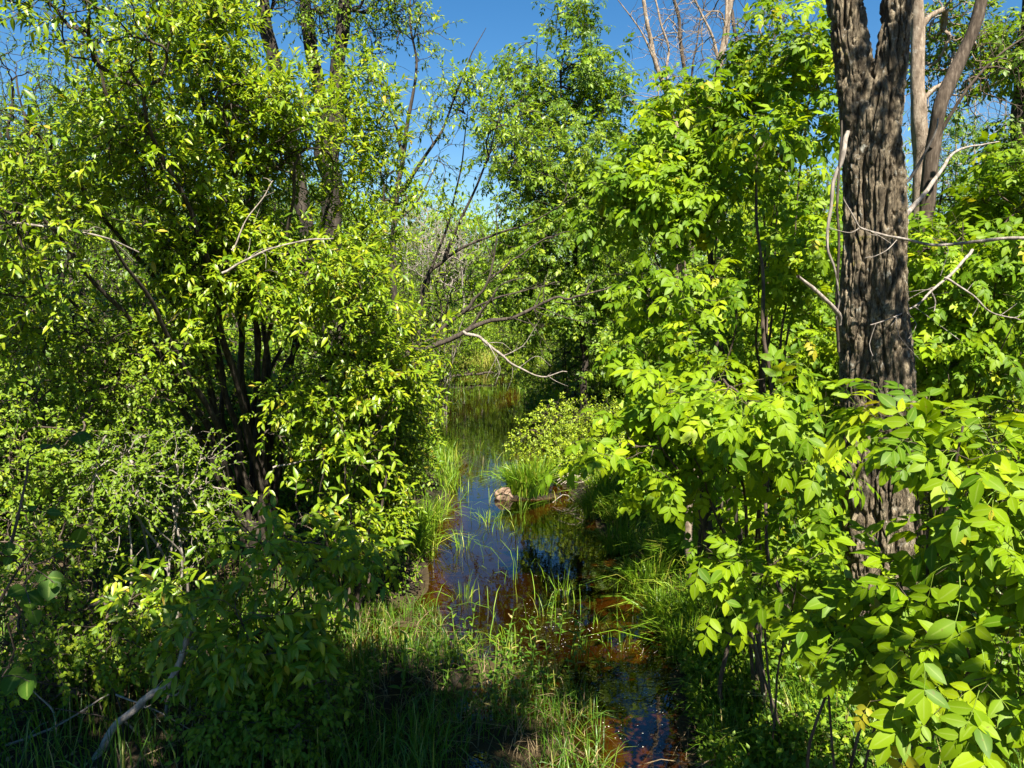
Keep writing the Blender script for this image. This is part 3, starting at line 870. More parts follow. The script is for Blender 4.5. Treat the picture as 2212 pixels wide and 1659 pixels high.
ash('sapling with a low band of lit leaves between grassy bank and big trunk', 2.05, 5.9, [(1660, 1120, 5.3), (1580, 1180, 5.4), (1720, 1050, 5.4), (1600, 1060, 5.6)],
    [blob(1700, 1130, 5.2, 90, 60, .3), blob(1760, 1030, 5.2, 60, 80, .3)], 60, 54, singles=120, clump=.36)
ash('sapling leaning left low over the dark herbs with flat tiers of leaves', 1.55, 4.2, [(1560, 1230, 3.9), (1660, 1215, 3.9), (1720, 1250, 3.8)],
    [blob(1590, 1235, 3.9, 70, 28, .18), blob(1690, 1240, 3.9, 70, 40, .2)], 22, 55, sp='ash_near', singles=80, lets=18, r0=.010)
ash('leafy saplings crowding right of the furrowed trunk at mid height', 3.7, 6.7, [(2080, 480, 6.2), (2160, 560, 6.0), (2040, 640, 6.2), (2130, 760, 5.8), (2190, 700, 5.7), (2050, 820, 5.9)],
    [blob(2090, 560, 6.3, 120, 140, .7), blob(2160, 740, 5.9, 100, 130, .6), blob(2040, 760, 6.2, 70, 150, .5), blob(2180, 430, 6.6, 60, 90, .5)], 260, 56, singles=160, clump=.45, r0=.022)
ash('big-leaved sapling nearest the viewer with glowing leaves across the lower right', 1.55, 2.75, [(1960, 880, 2.9), (2080, 920, 2.7), (2160, 1000, 2.6), (2010, 1090, 2.6), (2120, 1180, 2.5), (1940, 1180, 2.8), (2180, 1320, 2.4)],
    [blob(1945, 925, 2.95, 80, 30, .15, .016), blob(2100, 1000, 2.7, 100, 80, .25), blob(2150, 1150, 2.5, 100, 100, .22), blob(2110, 1290, 2.55, 100, 80, .2)], 56, 57, sp='ash_near', singles=258, lets=42, r0=.012, tip_r=.0018)
ash('low sapling shoot with a drooping five-part leaf above the dark herbs', 1.6, 3.35, [(1830, 1330, 3.0), (1900, 1300, 3.0), (1790, 1400, 3.0), (1980, 1340, 2.9)],
    [blob(1840, 1350, 3.0, 70, 40, .15), blob(1940, 1330, 2.95, 80, 60, .15)], 22, 58, sp='ash_near', singles=100, lets=25, r0=.009, tip_r=.0018)
ash('small bright sapling at the bottom right corner with drooping pointed leaves', 1.62, 2.45, [(2090, 1400, 2.3), (2160, 1450, 2.25), (2030, 1460, 2.35), (2190, 1560, 2.2)],
    [blob(2090, 1440, 2.3, 90, 60, .15), blob(2170, 1540, 2.2, 60, 80, .12)], 24, 59, sp='ash_near', singles=100, lets=25, r0=.009, tip_r=.0018)
for i, (lab, bx, by, tp_, r_, bk, bl_, nt_) in enumerate([
    ('slim pale grey trunk standing among the bright saplings above the water', 1.55, 6.5, [(1494, 830, 6.3), (1480, 640, 6.3), (1470, 450, 6.3), (1455, 250, 6.4)], .034, 'pale', [blob(1440, 250, 6.4, 70, 50, .3)], 10),
    ('dark straight stem rising among the bright saplings toward the bare trees', 1.85, 7.0, [(1560, 800, 6.9), (1538, 520, 6.9), (1548, 300, 6.9), (1560, 120, 7)], .036, 'stem_dark', [blob(1580, 190, 7, 60, 60, .3)], 12),
    ('thin brown stem between the tall saplings and the hanging bark strip', 1.95, 5.9, [(1662, 900, 5.7), (1650, 700, 5.7), (1638, 500, 5.8), (1630, 330, 5.9)], .019, 'stem_brown', [blob(1620, 320, 5.9, 70, 50, .3)], 12),
    ('dark crooked stem low among the leaves left of the furrowed trunk', 1.48, 5.3, [(1598, 1220, 5.0), (1588, 1100, 4.9), (1572, 960, 4.9), (1540, 820, 5)], .022, 'stem_dark', [blob(1530, 800, 5, 50, 40, .2)], 6),
    ('brown twisted stem leaning left above the dark herbs', 1.72, 5.1, [(1700, 1380, 4.85), (1672, 1240, 4.8), (1660, 1120, 4.8), (1632, 980, 4.85)], .020, 'stem_brown', [blob(1620, 950, 4.85, 50, 40, .2)], 6)]):
    b = G(bx, by)
    plant('sapling_stem', lab, 'sapling', b, [([b] + [P(*p) for p in tp_], r_, r_ * .45)], bl_, nt_, 'ash', 160 + i, bark=bk)
# taller background saplings that close the gap behind
ash('tall dark green sapling clump standing behind the arching bright sapling', 2.9, 10.2, [(1480, 560, 10.2), (1560, 400, 10.2), (1600, 500, 10.2), (1520, 760, 10), (1600, 780, 10)],
    [blob(1560, 640, 10.2, 80, 110, .7), blob(1630, 480, 10.2, 90, 120, .7), blob(1620, 780, 10, 90, 100, .7)], 330, 60, sp='ash_far', r0=.03, clump=.36, size=.9)
ash('dense leafy clump filling the gap between the saplings and the furrowed trunk', 3.3, 9.0, [(1700, 500, 8.7), (1780, 420, 8.8), (1640, 700, 8.6), (1740, 760, 8.5), (1680, 900, 8.4)],
    [blob(1720, 520, 8.8, 110, 160, .8), blob(1660, 760, 8.6, 110, 130, .8), blob(1760, 800, 8.4, 70, 150, .7)], 420, 61, sp='ash', r0=.03, clump=.36, size=.9)
ash('dense leafy clump behind and right of the furrowed trunk', 5.3, 9.5, [(2050, 560, 9.2), (2150, 480, 9.2), (2000, 760, 9.0), (2130, 780, 8.8), (2200, 640, 9)],
    [blob(2060, 640, 9.2, 110, 170, 1.0), blob(2170, 560, 9.2, 90, 160, 1.0), blob(2100, 880, 8.8, 150, 130, .9)], 520, 62, sp='ash', r0=.03, clump=.36, size=.9)

# ------------------------------------------------------------------ trees across the middle
def tree(name, label, bx, by, trunk_px, r0, bl, nt, sp, seed, bark='far_bark', r1=.03, extra=(), cat='tree', **k):
    b = G(bx, by)
    tp = [b] + [P(*p) for p in trunk_px]
    return plant(name, label, cat, b, [(tp, r0, r1)] + [([P(*p) for p in e[0]], e[1], e[2]) for e in extra], bl, nt, sp, seed, bark=bark, part='trunk', **{**dict(tip_r=.004, flare=.5), **k})
tree('bushy_tree', 'tall bushy tree standing alone against the sky above the far end of the water', P(1265, 900, 14)[0], 14, [(1262, 750, 14), (1240, 500, 14.2), (1215, 250, 14.4), (1225, 30, 14.5)], .07,
     [blob(1225, 60, 14.5, 70, 80, .7, .35), blob(1180, 190, 14.5, 120, 90, 1.1), blob(1290, 200, 14.4, 70, 100, .9, .5), blob(1190, 340, 14.3, 170, 120, 1.4), blob(1250, 480, 14.2, 180, 130, 1.5), blob(1180, 600, 14, 160, 110, 1.3), blob(1260, 720, 13.8, 130, 100, 1.2)],
     1500, 'ash_far', 70, clump=.40, freq=1.1, r1=.012, size=.9)
tree('slender_tree', 'slender dark dead-topped tree with sparse leaves in front of the blue gap of sky', P(862, 900, 11)[0], 11, [(855, 600, 11), (855, 440, 11), (880, 260, 11), (895, 130, 11), (880, -20, 11)], .055,
     [blob(900, 60, 11, 80, 70, .6, .2), blob(950, 250, 11, 60, 70, .5, .15), blob(850, 300, 11, 90, 160, .7, .3), blob(800, 110, 11, 50, 90, .5, .2), blob(960, 380, 11, 70, 60, .5, .1)], 170, 'willow', 71, bark='stem_dark', r1=.008, tip_r=.003,
     extra=[([(858, 420, 11), (930, 330, 11), (985, 190, 11), (1050, 60, 11)], .03, .004), ([(870, 330, 11), (830, 200, 11), (790, 60, 11)], .022, .005), ([(856, 480, 11), (915, 420, 11), (950, 330, 11)], .015, .004)], leafless=.25, clump=.3)
tree('leaning_shrub', 'arching many-branched shrub leaning right across the stream with yellow green leaf tips', P(905, 830, 11.5)[0], 11.5, [(905, 650, 11.5), (960, 560, 11.4), (1060, 510, 11.3), (1150, 480, 11.2), (1250, 420, 11.0)], .034,
     [blob(1060, 240, 11, 130, 90, .7), blob(1000, 200, 11, 70, 60, .5, .3), blob(1130, 330, 11, 110, 80, .6), blob(950, 470, 11, 60, 60, .5, .2)], 190, 'willow', 72, bark='stem_dark', r1=.006, tip_r=.003,
     extra=[([(960, 560, 11.4), (1010, 440, 11.3), (1060, 330, 11.2), (1090, 220, 11.1)], .025, .005), ([(925, 610, 11.5), (990, 390, 11.3), (1010, 240, 11.2)], .02, .005)], clump=.3, size=1.15, tint=(.3, 1), cat='shrub')
for i, (lab, px, Y, ht, bl_) in enumerate([
    ('tangle of fine bare twigs over the left water edge, under the forked branch', 905, 13.5, 1.4, [blob(930, 650, 13.2, 80, 90, .7), blob(980, 600, 13, 70, 60, .5)]),
    ('grey leafless bush standing behind the arching branches in the gap', 950, 17, 2.6, [blob(950, 520, 17, 90, 90, .9), blob(1010, 600, 16.5, 60, 60, .6)]),
    ('low brush of bare twigs at the foot of the left bank by the far reeds', 915, 16, .8, [blob(930, 740, 15.6, 60, 50, .5)])]):
    b = G(P(px, 800, Y)[0], Y)
    plant('bare_shrub', lab, 'shrub', b, fan(b, [b + np.array([rg.uniform(-.5, .8), rg.uniform(-.4, .2), ht * rg.uniform(.8, 1.2)]) for _ in range(6)], .02, .006, rg, .15), bl_, 190, 'dark_far', 170 + i, bark='stem_grey' if i == 1 else 'stem_brown', leafless=.9, tip_r=.0032, freq=1.2)
# dark trunks behind the willow
for i, (lab, bx_, Y_, tp_, r_, bl_, nt_) in enumerate([
    ('dark leaning trunk at the top, leftmost of the three behind the willow', 690, 12, [(660, 500, 12), (590, 150, 12), (560, -60, 12)], .13, [blob(620, -20, 12, 110, 80, 1.2), blob(480, 20, 12, 110, 90, 1.2)], 260),
    ('dark trunk in the gap of blue sky, middle of the three behind the willow', 700, 13, [(705, 400, 13), (675, 120, 13), (648, -60, 13)], .14, [blob(700, 30, 13, 70, 90, 1.0), blob(760, -20, 13, 90, 90, 1)], 200),
    ('dark rough trunk seen from the top down to the bare twigs, nearest the sky gap', 715, 11, [(718, 420, 11), (728, 200, 11), (742, -40, 11)], .14, [blob(800, -10, 11, 110, 70, .9), blob(740, 70, 11, 60, 80, .8)], 180)]):
    tree('dark_trunk_tree', lab, P(bx_, 900, Y_)[0], Y_, tp_, r_, bl_, nt_, 'small_far', 80 + i, trunk_k=14, r1=.09, clump=.38)
# pale and bare trees on the right
tree('pale_trunk_tree', 'thick pale barked dead trunk right behind the fork of the big furrowed tree', P(1992, 900, 8.5)[0], 8.5, [(1990, 330, 8.5), (1985, 180, 8.5), (1982, -60, 8.5)], .095, [blob(2040, 110, 9, 70, 130, .7)], 260, 'small_far', 84, bark='pale', trunk_k=14, r1=.06, clump=.3)
tree('leaning_tree', 'dark limb leaning up to the right against the sky at the top right', P(1985, 900, 7.5)[0], 7.5, [(1995, 500, 7.5), (2015, 300, 7.5), (2060, 160, 7.5), (2110, 50, 7.5), (2135, -60, 7.5)], .072, [blob(2150, 160, 7.5, 80, 110, .6)], 60, 'ash_far', 85, bark='stem_brown', trunk_k=12, r1=.052,
     leafless=.95, tip_r=.003, extra=[([(2010, 320, 7.5), (2080, 210, 7.4), (2160, 120, 7.3), (2240, 60, 7.2)], .018, .006)])
tree('dark_trunk_tree', 'dark trunk at the far right edge beside pale green crowns', P(2215, 900, 9)[0], 9, [(2205, 400, 9), (2208, 200, 9), (2230, -40, 9)], .12, [blob(2190, 110, 9, 50, 90, .6), blob(2200, 330, 8.8, 50, 70, .5)], 130, 'ash_far', 86, trunk_k=12, r1=.09, size=.8)
for i, (lab, x0, tp_, r_, ex) in enumerate([
    ('bare pale tree at the top, leftmost of the leafless group', 1470, [(1455, 300, 16), (1415, 130, 16), (1385, -60, 16)], .085, [([(1415, 130, 16), (1380, 60, 16), (1320, -20, 16)], .03, .01), ([(1440, 230, 16), (1440, 100, 16), (1400, -50, 16)], .04, .02)]),
    ('bare pale tree with a straight twin stem, second in the leafless group', 1500, [(1490, 300, 17), (1475, 120, 17), (1450, -60, 17)], .075, [([(1485, 220, 17), (1510, 80, 17), (1530, -60, 17)], .03, .01)]),
    ('bare forked tree with mossy yellowish bark in the leafless group', 1560, [(1548, 300, 14), (1556, 130, 14), (1590, -60, 14)], .10, [([(1556, 140, 14), (1530, 60, 14), (1490, -20, 14)], .035, .02), ([(1558, 120, 14), (1572, 30, 14), (1565, -60, 14)], .05, .03)]),
    ('thin bare tree with forked dark stem, rightmost of the leafless group', 1620, [(1625, 300, 15), (1615, 180, 15), (1590, 80, 15), (1580, 20, 15)], .07, [([(1622, 260, 15), (1650, 130, 15), (1700, 20, 15)], .04, .015)]),
    ('broken pale snag leaning right, beside the hanging leaves left of the fork', 1690, [(1700, 300, 14), (1725, 190, 14), (1760, 80, 14)], .08, [([(1710, 250, 14), (1690, 150, 14), (1660, 90, 14)], .03, .01)])]):
    tree('bare_tree', lab, P(x0, 900, tp_[0][2])[0], tp_[0][2], tp_, r_ * .72, [blob(x0 - 40, 80, tp_[0][2], 80, 150, .9)], 110, 'ash_far', 90 + i, bark='pale' if i not in (1, 3) else 'stem_brown', r1=r_ * .4, extra=[(e_[0], e_[1] * .75, e_[2] * .7) for e_ in ex], leafless=1.0, trunk_k=10, tip_r=.004)
tree('grey_trunk_tree', 'thin pale grey trunk among the saplings above the low yellow shrub', P(1500, 1000, 9)[0], 9, [(1490, 800, 9), (1478, 650, 9), (1470, 500, 9), (1462, 300, 9)], .075, [blob(1450, 250, 9.4, 80, 90, .6)], 60, 'ash_far', 97, bark='pale', r1=.03, trunk_k=10, leafless=1.0)

# ------------------------------------------------------------------ bushes and trees that close the background: a few kinds, copied
def proto(name, h, r, sp, nt, seed, bark, tr, clump=.36, low=.25, size=1.0, bottom=.1):
    b = np.array([0, 0, 0.])
    rg_ = np.random.default_rng(seed)
    bl = [(np.array([rg_.normal() * r * .3, rg_.normal() * r * .3, h * z]), np.array([r * s, r * s, h * .22])) for z, s in ((bottom + .15, .8), (.45, 1), (.65, .9), (.85, .6))]
    ends_ = [np.array([rg_.normal() * r * .35, rg_.normal() * r * .35, h * rg_.uniform(.6, .95)]) for _ in range(4)]
    global ground_z
    return plant(name, 'x', 'tree', b, fan(b, ends_, tr, tr * .25, rg_, .1), bl, nt, sp, seed, bark=bark, tip_r=.004, clump=clump, size=size, part='trunk', freq=2.2 / r)
_gz = ground_z
ground_z = lambda x, y: np.zeros(np.shape(x))
protos = [proto('leafy_tree', 6.5, 1.5, 'ash_far', 800, 101, 'far_bark', .07), proto('leafy_tree', 7.5, 1.7, 'small_far', 1300, 102, 'far_bark', .08),
          proto('leafy_bush', 2.6, 1.25, 'dark_far', 700, 103, 'stem_dark', .03, bottom=0), proto('leafy_bush', 2.2, 1.2, 'wil_far', 620, 104, 'stem_dark', .025, bottom=0)]
ground_z = _gz
first = [True] * 4
def put(kind, px, Y, s, rot, label, group):
    x = P(px, 800, Y)[0]
    o = protos[kind] if first[kind] else copy_tree(protos[kind])
    first[kind] = False
    o.location = (x, Y, float(ground_z(x, Y)) - .05)
    o.rotation_euler = (0, 0, rot)
    o.scale = (s, s, s * (1 + .1 * math.sin(rot * 3)))
    tag(o, label, 'tree' if kind < 2 else 'bush', group)
rr = random.Random(9)
ORD = 'first second third fourth fifth sixth seventh eighth ninth tenth eleventh twelfth thirteenth fourteenth fifteenth sixteenth seventeenth eighteenth nineteenth twentieth twenty-first twenty-second twenty-third twenty-fourth twenty-fifth twenty-sixth twenty-seventh twenty-eighth'.split()
for k_, (px, Y, s) in enumerate(sorted([(40, 13, .95), (200, 15, 1.0), (360, 13, .85), (520, 16, .9), (640, 18, .8), (760, 16, .62), (880, 24, .65), (120, 20, 1.1), (420, 21, 1.1)])):
    put(rr.choice([0, 1, 1]), px, Y, s, rr.uniform(0, 6), '%s leafy tree from the left in the green wall behind the willow' % ORD[k_], 'trees behind the willow')
for k_, (px, Y, s) in enumerate(sorted([(1400, 17, .8), (1520, 19, .85), (1650, 16, .7), (1760, 19, .8), (1860, 15, .75), (2040, 14, .62), (2120, 18, .85), (2230, 15, .75), (1580, 13, .6), (1330, 18, .72), (1980, 20, .95), (2230, 22, 1.1)])):
    put(rr.choice([0, 0, 1]), px, Y, s, rr.uniform(0, 6), '%s leafy tree from the left in the green wall behind the right saplings' % ORD[k_], 'trees behind the saplings')
for k_, (px, Y, s) in enumerate(sorted([(600, 9.5, .8), (740, 10.5, .75), (830, 12.5, .8), (860, 15, .9), (880, 19, 1.0), (900, 23, 1.0), (420, 9.5, 1.0), (250, 9, 1.0), (90, 8.5, 1.05), (-20, 8, 1.1), (930, 27, 1.2), (905, 40, 2.0), (985, 43, 2.2), (700, 13, 1.1), (500, 12, 1.2), (300, 12, 1.2)])):
    put(rr.choice([2, 3]), px, Y, s, rr.uniform(0, 6), '%s leafy bush from the left edge on the left bank under the trees' % ORD[k_], 'bushes on the left bank')
for k_, (px, Y, s) in enumerate(sorted([(1180, 20, .8), (1230, 17, .7), (1480, 14.5, .8), (1530, 13, .8), (1600, 11, .7), (1640, 11.5, .9), (1680, 10.5, 1.0), (1800, 9.5, .9), (2040, 8.6, .8), (2180, 8.3, .9), (1150, 25, .9), (1120, 29, .9), (2230, 7, .9), (1950, 11, 1.0)])):
    put(rr.choice([2, 2, 3]), px, Y, s, rr.uniform(0, 6), '%s leafy bush from the water on the right bank under the saplings' % ORD[k_], 'bushes on the right bank')
b = G(P(1200, 950, 12)[0], 12.2)
plant('yellow_shrub', 'low rounded shrub of tiny bright yellow green leaves on the right bank by the water', 'shrub', b, fan(b, [P(*p) for p in [(1150, 920, 12), (1200, 890, 12.2), (1250, 890, 12.2), (1300, 910, 12.0), (1170, 970, 11.8)]], .02, .006, rg, .1),
      [blob(1165, 950, 12.0, 60, 45, .4), blob(1230, 915, 12.2, 80, 60, .5), blob(1300, 930, 12.0, 60, 70, .5), blob(1210, 975, 11.7, 80, 35, .35), blob(1310, 1020, 11.3, 60, 40, .3)], 950, 'yellow', 110, bark='stem_brown', clump=.3, freq=3)

# ------------------------------------------------------------------ far edge of the wood
def leaf_mass(name, label, pts, size, shapes, mat, seed, tint=(0, 1)):
    rng = np.random.default_rng(seed)
    n = len(pts)
    ax = nrm(rng.normal(size=(n, 3)) + np.array([0, 0, -.4]))
    nor = nrm(rng.normal(size=(n, 3)) * .6 + np.array([0, 0, .9]) + SUN * .5)
    Mx = frames(ax, nor)
    sz = size * rng.uniform(.6, 1.3, n)
    T, Fc = shapes
    VV = place(T, Mx, sz, pts)
    nv = VV.shape[1]
    fs = [(f[None] + (np.arange(n) * nv)[:, None, None]).reshape(-1, f.shape[1]) for f in Fc]
    return tag(link(name, mesh(name, VV.reshape(-1, 3), fs, mat, np.repeat(tint[0] + (tint[1] - tint[0]) * rng.random(n), nv), rib=np.tile(RIB[id(T)][1], n))), label, kind='stuff')
rng = np.random.default_rng(77)
def mass(n, x0, x1, y0, y1, hf, seed):
    x, y = rng.uniform(x0, x1, n), rng.uniform(y0, y1, n)
    h = hf(x, y) * (.75 + .5 * vnoise(np.stack([x * .5, y * .3, 0 * x], -1), seed))
    z = h * rng.random(n) ** .8
    p = np.stack([x, y, ground_z(x, y) + z], -1)
    return p[vnoise(p * np.array([.9, .9, 1.2]), seed + 1) > .38]
far = np.concatenate([mass(30000, -34, -7, 24, 36, lambda x, y: 6.0 + 0 * x, 33), mass(34000, -14, 7, 38, 50, lambda x, y: 7.6 + 0 * x, 23), mass(40000, -34, 40, 38, 56, lambda x, y: 8.0 + 2.6 * smooth(3, 12, np.abs(x + 4)), 3), mass(9000, -8, 3, 33, 38, lambda x, y: 1.6 + 0 * x, 8), mass(24000, -70, 80, 60, 85, lambda x, y: 11 + 0 * x, 13)])
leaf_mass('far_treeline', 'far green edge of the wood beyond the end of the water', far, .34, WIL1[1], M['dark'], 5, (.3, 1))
for i, (px, Y, ht) in enumerate(sorted([(905, 34, 6.5), (935, 36, 7.2), (965, 37, 6.6), (1000, 35, 6.0), (880, 38, 7.6), (2080, 24, 9), (2130, 26, 9.5), (1950, 26, 10), (2040, 22, 8.5), (1040, 40, 6.5)])):
    b = G(P(px, 800, Y)[0], Y)
    t_ = b + np.array([rr.uniform(-.5, .5), 0, ht])
    plant('bare_tree', '%s far leafless tree from the left with a haze of fine grey twigs' % ORD[i], 'tree', b, [([b, (b + t_) / 2 + np.array([.15, 0, 0]), t_], .07, .012)], [(b + np.array([0, 0, ht * .72]), np.array([1.2, .8, ht * .26]))], 130, 'dark_far', 130 + i, bark='stem_grey', tip_r=.006, leafless=1.0,
          part='trunk', group='far leafless trees', attach_from=.3)

# ------------------------------------------------------------------ unseen tree added behind the viewer, crown shaped to shade the foot of the picture
b = G(4.4, -2.6)
plant('unseen_shade_tree', 'added unseen tree behind the viewer, boughs shaped to shade the near bank', 'tree', b, [([b, b + np.array([-.3, .3, 2.5]), b + np.array([-1.2, 1.0, 5.0]), b + np.array([-3.5, 2.4, 6.2])], .14, .04), ([b + np.array([-.6, .5, 3.6]), b + np.array([.2, 1.6, 6]), b + np.array([.6, 2.0, 8])], .08, .03)],
      [(np.array([-1.4, .55, 5.5]), np.array([2.0, 1.2, .35]), 3.0), (np.array([.3, .95, 5.5]), np.array([.65, .75, .3]), .8), (np.array([2.70, 2.45, 7.0]), np.array([.2, .2, .35]), .02), (np.array([2.80, 2.4, 5.7]), np.array([.2, .2, .2]), .012), (np.array([2.62, 2.5, 6.3]), np.array([.12, .2, .2]), .006)], 2700, 'dark_far', 140, part='trunk', clump=.36, attach_from=.5, size=1.5)

# ------------------------------------------------------------------ grasses and low plants
def blades(name, label, xy, h, w, mat, seed, lean=.35, z=None, parent=None, base=None, kind='stuff', bendx=None):
    rng = np.random.default_rng(seed)
    n = len(xy)
    h = np.broadcast_to(h, (n,)) * rng.uniform(.55, 1.2, n)
    ww = w * rng.uniform(.6, 1.3, n)
    a = rng.uniform(0, 2 * math.pi, n)
    d = np.stack([np.cos(a), np.sin(a), 0 * a], -1)
    if bendx is not None:
        d = nrm(d * .7 + np.broadcast_to(bendx, d.shape))
    s = np.stack([-d[:, 1], d[:, 0], 0 * a], -1)
    s = nrm(s + rng.normal(size=s.shape) * .3)
    bend = np.abs(rng.normal(size=n)) * lean + .06
    zz = ground_z(xy[:, 0], xy[:, 1]) - .02 if z is None else np.broadcast_to(z, (n,))
    p0 = np.stack([xy[:, 0], xy[:, 1], zz], -1)
    V = []
    for t, wf in ((0, .7), (.38, 1), (.75, .7)):
        c = p0 + d * (h * bend * t * t)[:, None] + np.array([0, 0, 1]) * (h * (t - .42 * bend * t ** 3))[:, None]
        V += [c - s * (ww * wf / 2)[:, None], c + s * (ww * wf / 2)[:, None]]
    V.append(p0 + d * (h * bend * 1.05)[:, None] + np.array([0, 0, 1]) * (h * (1 - .5 * bend))[:, None])
    V = np.stack(V, 1)
    if base is not None:
        V = V - base
    o7 = (np.arange(n) * 7)[:, None]
    Q = np.concatenate([o7 + np.array([0, 1, 3, 2]), o7 + np.array([2, 3, 5, 4])])
    T = o7 + np.array([4, 5, 6])
    o = link(name, mesh(name, V.reshape(-1, 3), [Q, T], mat, np.repeat(rng.random(n), 7)), parent)
    if kind: o['kind'] = kind
    if label: o['label'] = label
    return o

def scatter(n, x0, x1, y0, y1, cond=None, seed=0, thr=.4, freq=1.4):
    rng = np.random.default_rng(seed)
    x, y = rng.uniform(x0, x1, n), rng.uniform(y0, y1, n)
    k = vnoise(np.stack([x * freq, y * freq, 0 * x], -1), seed + 3) > thr
    if cond is not None:
        k &= cond(x, y)
    return np.stack([x[k], y[k]], -1)
xr = lambda y: np.interp(y, YS, XR)
xl = lambda y: np.interp(y, YS, XL)
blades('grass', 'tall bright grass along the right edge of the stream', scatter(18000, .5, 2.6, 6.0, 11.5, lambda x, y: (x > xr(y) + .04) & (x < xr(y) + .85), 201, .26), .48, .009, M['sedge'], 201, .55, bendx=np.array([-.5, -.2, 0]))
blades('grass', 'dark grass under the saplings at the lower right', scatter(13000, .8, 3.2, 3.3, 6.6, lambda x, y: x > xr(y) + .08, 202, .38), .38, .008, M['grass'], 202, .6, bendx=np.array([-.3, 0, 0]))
blades('grass', 'short fine grass on the wet foreground bar', scatter(12500, -3.0, .75, 3.4, 6.9, lambda x, y: (x < xl(y) + .10) & (x > -1.3 - .25 * (y - 4) + .4 * np.sin(y * 5)), 203, .26, 2.2), .24, .006, M['grass'], 203, .7)
blades('grass', 'taller grass at the foot of the left bank', scatter(4500, -4.4, -.4, 3.6, 7.2, lambda x, y: x < xl(y) - .75, 204, .48), .38, .008, M['grass'], 204, .4)
blades('grass', 'grass along the left edge of the stream', scatter(16000, -3.6, -.6, 8.2, 20, lambda x, y: (x < xl(y) + .06) & (x > xl(y) - 1.1), 205, .34), .42, .010, M['sedge'], 205, .5)
blades('grass', 'pale matted dead grass lying on the banks', scatter(6000, -4, 3.2, 3.3, 9, lambda x, y: (x < xl(y)) | (x > xr(y)), 206, .4), .26, .006, M['dead_grass'], 206, 1.6)
blades('reeds', 'yellowish tall grass at the far end of the water', scatter(16000, -5, 1.5, 29.5, 40, None, 207, .2), .95, .03, M['far_grass'], 207, .35)
blades('reeds', 'thin rushes standing in the far water', scatter(1300, -2.4, .4, 12, 31, lambda x, y: (x > xl(y)) & (x < xr(y)), 208, .3, .8), .40, .009, M['grass'], 208, .3, z=-.05)
blades('reeds', 'scattered thin rushes standing in the near water', scatter(420, -.9, 1.2, 5.6, 14, lambda x, y: (x > xl(y)) & (x < xr(y)), 209, .45, 1.6), .34, .007, M['sedge'], 209, .5, z=-.05)
blades('grass', 'grass among the bushes of the right bank', scatter(9000, 1.2, 6.5, 7, 13, lambda x, y: x > xr(y) + .5, 210, .4), .42, .011, M['grass'], 210, .5)
# tussocks: things of their own
def tussock(x, y, n, rad, h, w, mat, label, seed, group=None, z=None):
    rng = np.random.default_rng(seed)
    a, r = rng.uniform(0, 6.28, n), rad * np.sqrt(rng.random(n))
    xy = np.stack([x + r * np.cos(a), y + r * np.sin(a) * .7], -1)
    z = float(ground_z(x, y)) if z is None else z
    base = np.array([x, y, z])
    root = tag(link('grass_tuft', None, None, base), label, 'grass tuft', group)
    bx = np.stack([(xy[:, 0] - x) / rad, (xy[:, 1] - y) / rad, 0 * a], -1) * 1.1
    blades('blades', None, xy, h, w, mat, seed, .55, z - .04, root, base, bendx=bx)
    return root
tx = P(1140, 1040, 11.2)[0]
tussock(tx, 11.0, 620, .30, .62, .012, M['sedge'], 'thick bright tussock of long grass on the small islet beside the rock', 220, z=.06)
for i, (px, Y, n, rad, h) in enumerate(sorted([(1000, 8.6, 45, .10, .5), (1060, 9.6, 60, .16, .42), (1215, 7.2, 30, .07, .5), (1240, 8.9, 40, .08, .5), (1120, 9.2, 50, .12, .4), (985, 13.2, 50, .14, .5), (1030, 14.5, 50, .14, .5), (1390, 7.6, 70, .12, .5), (1330, 8.6, 70, .14, .5),
                                        (1180, 6.7, 26, .07, .42), (1290, 6.5, 22, .08, .36), (1340, 6.1, 40, .14, .30), (1250, 5.9, 26, .10, .3), (1000, 7.1, 40, .10, .4), (1110, 6.0, 40, .12, .4), (960, 5.9, 50, .14, .35)], key=lambda t_: t_[1])):
    tussock(P(px, 1000, Y)[0], Y, int(n * .55), rad, h * .85, .007, M['sedge'], '%s nearest thin tuft of rushes standing in the shallow water' % ORD[i], 230 + i, 'tufts of rushes in the stream', -.02)
for px, Y, n, rad, h, lab in [(1405, 7.3, 330, .20, .55, 'bright arching grass clump on the right bank at the bend of the water'), (1345, 8.5, 260, .18, .5, 'grass clump leaning into the water on the right, above the bend'),
                              (1455, 6.55, 330, .20, .5, 'wide grass clump on the right bank beside the brown shallows'), (1500, 7.4, 260, .2, .6, 'tall grass clump under the saplings, set back from the right bank'), (1290, 9.9, 220, .18, .5, 'grass clump at the foot of the brush pile on the right bank'),
                              (905, 9.2, 240, .18, .55, 'sunlit grass clump on the left bank below the willow sprays'), (880, 8.2, 160, .15, .5, 'darker grass clump on the left bank nearest the viewer'), (1500, 5.9, 200, .18, .5, 'dark grass clump among the shaded herbs at the lower right')]:
    tussock(P(px, 1000, Y)[0], Y, n, rad, h, .010, M['sedge'], lab, 300 + px)
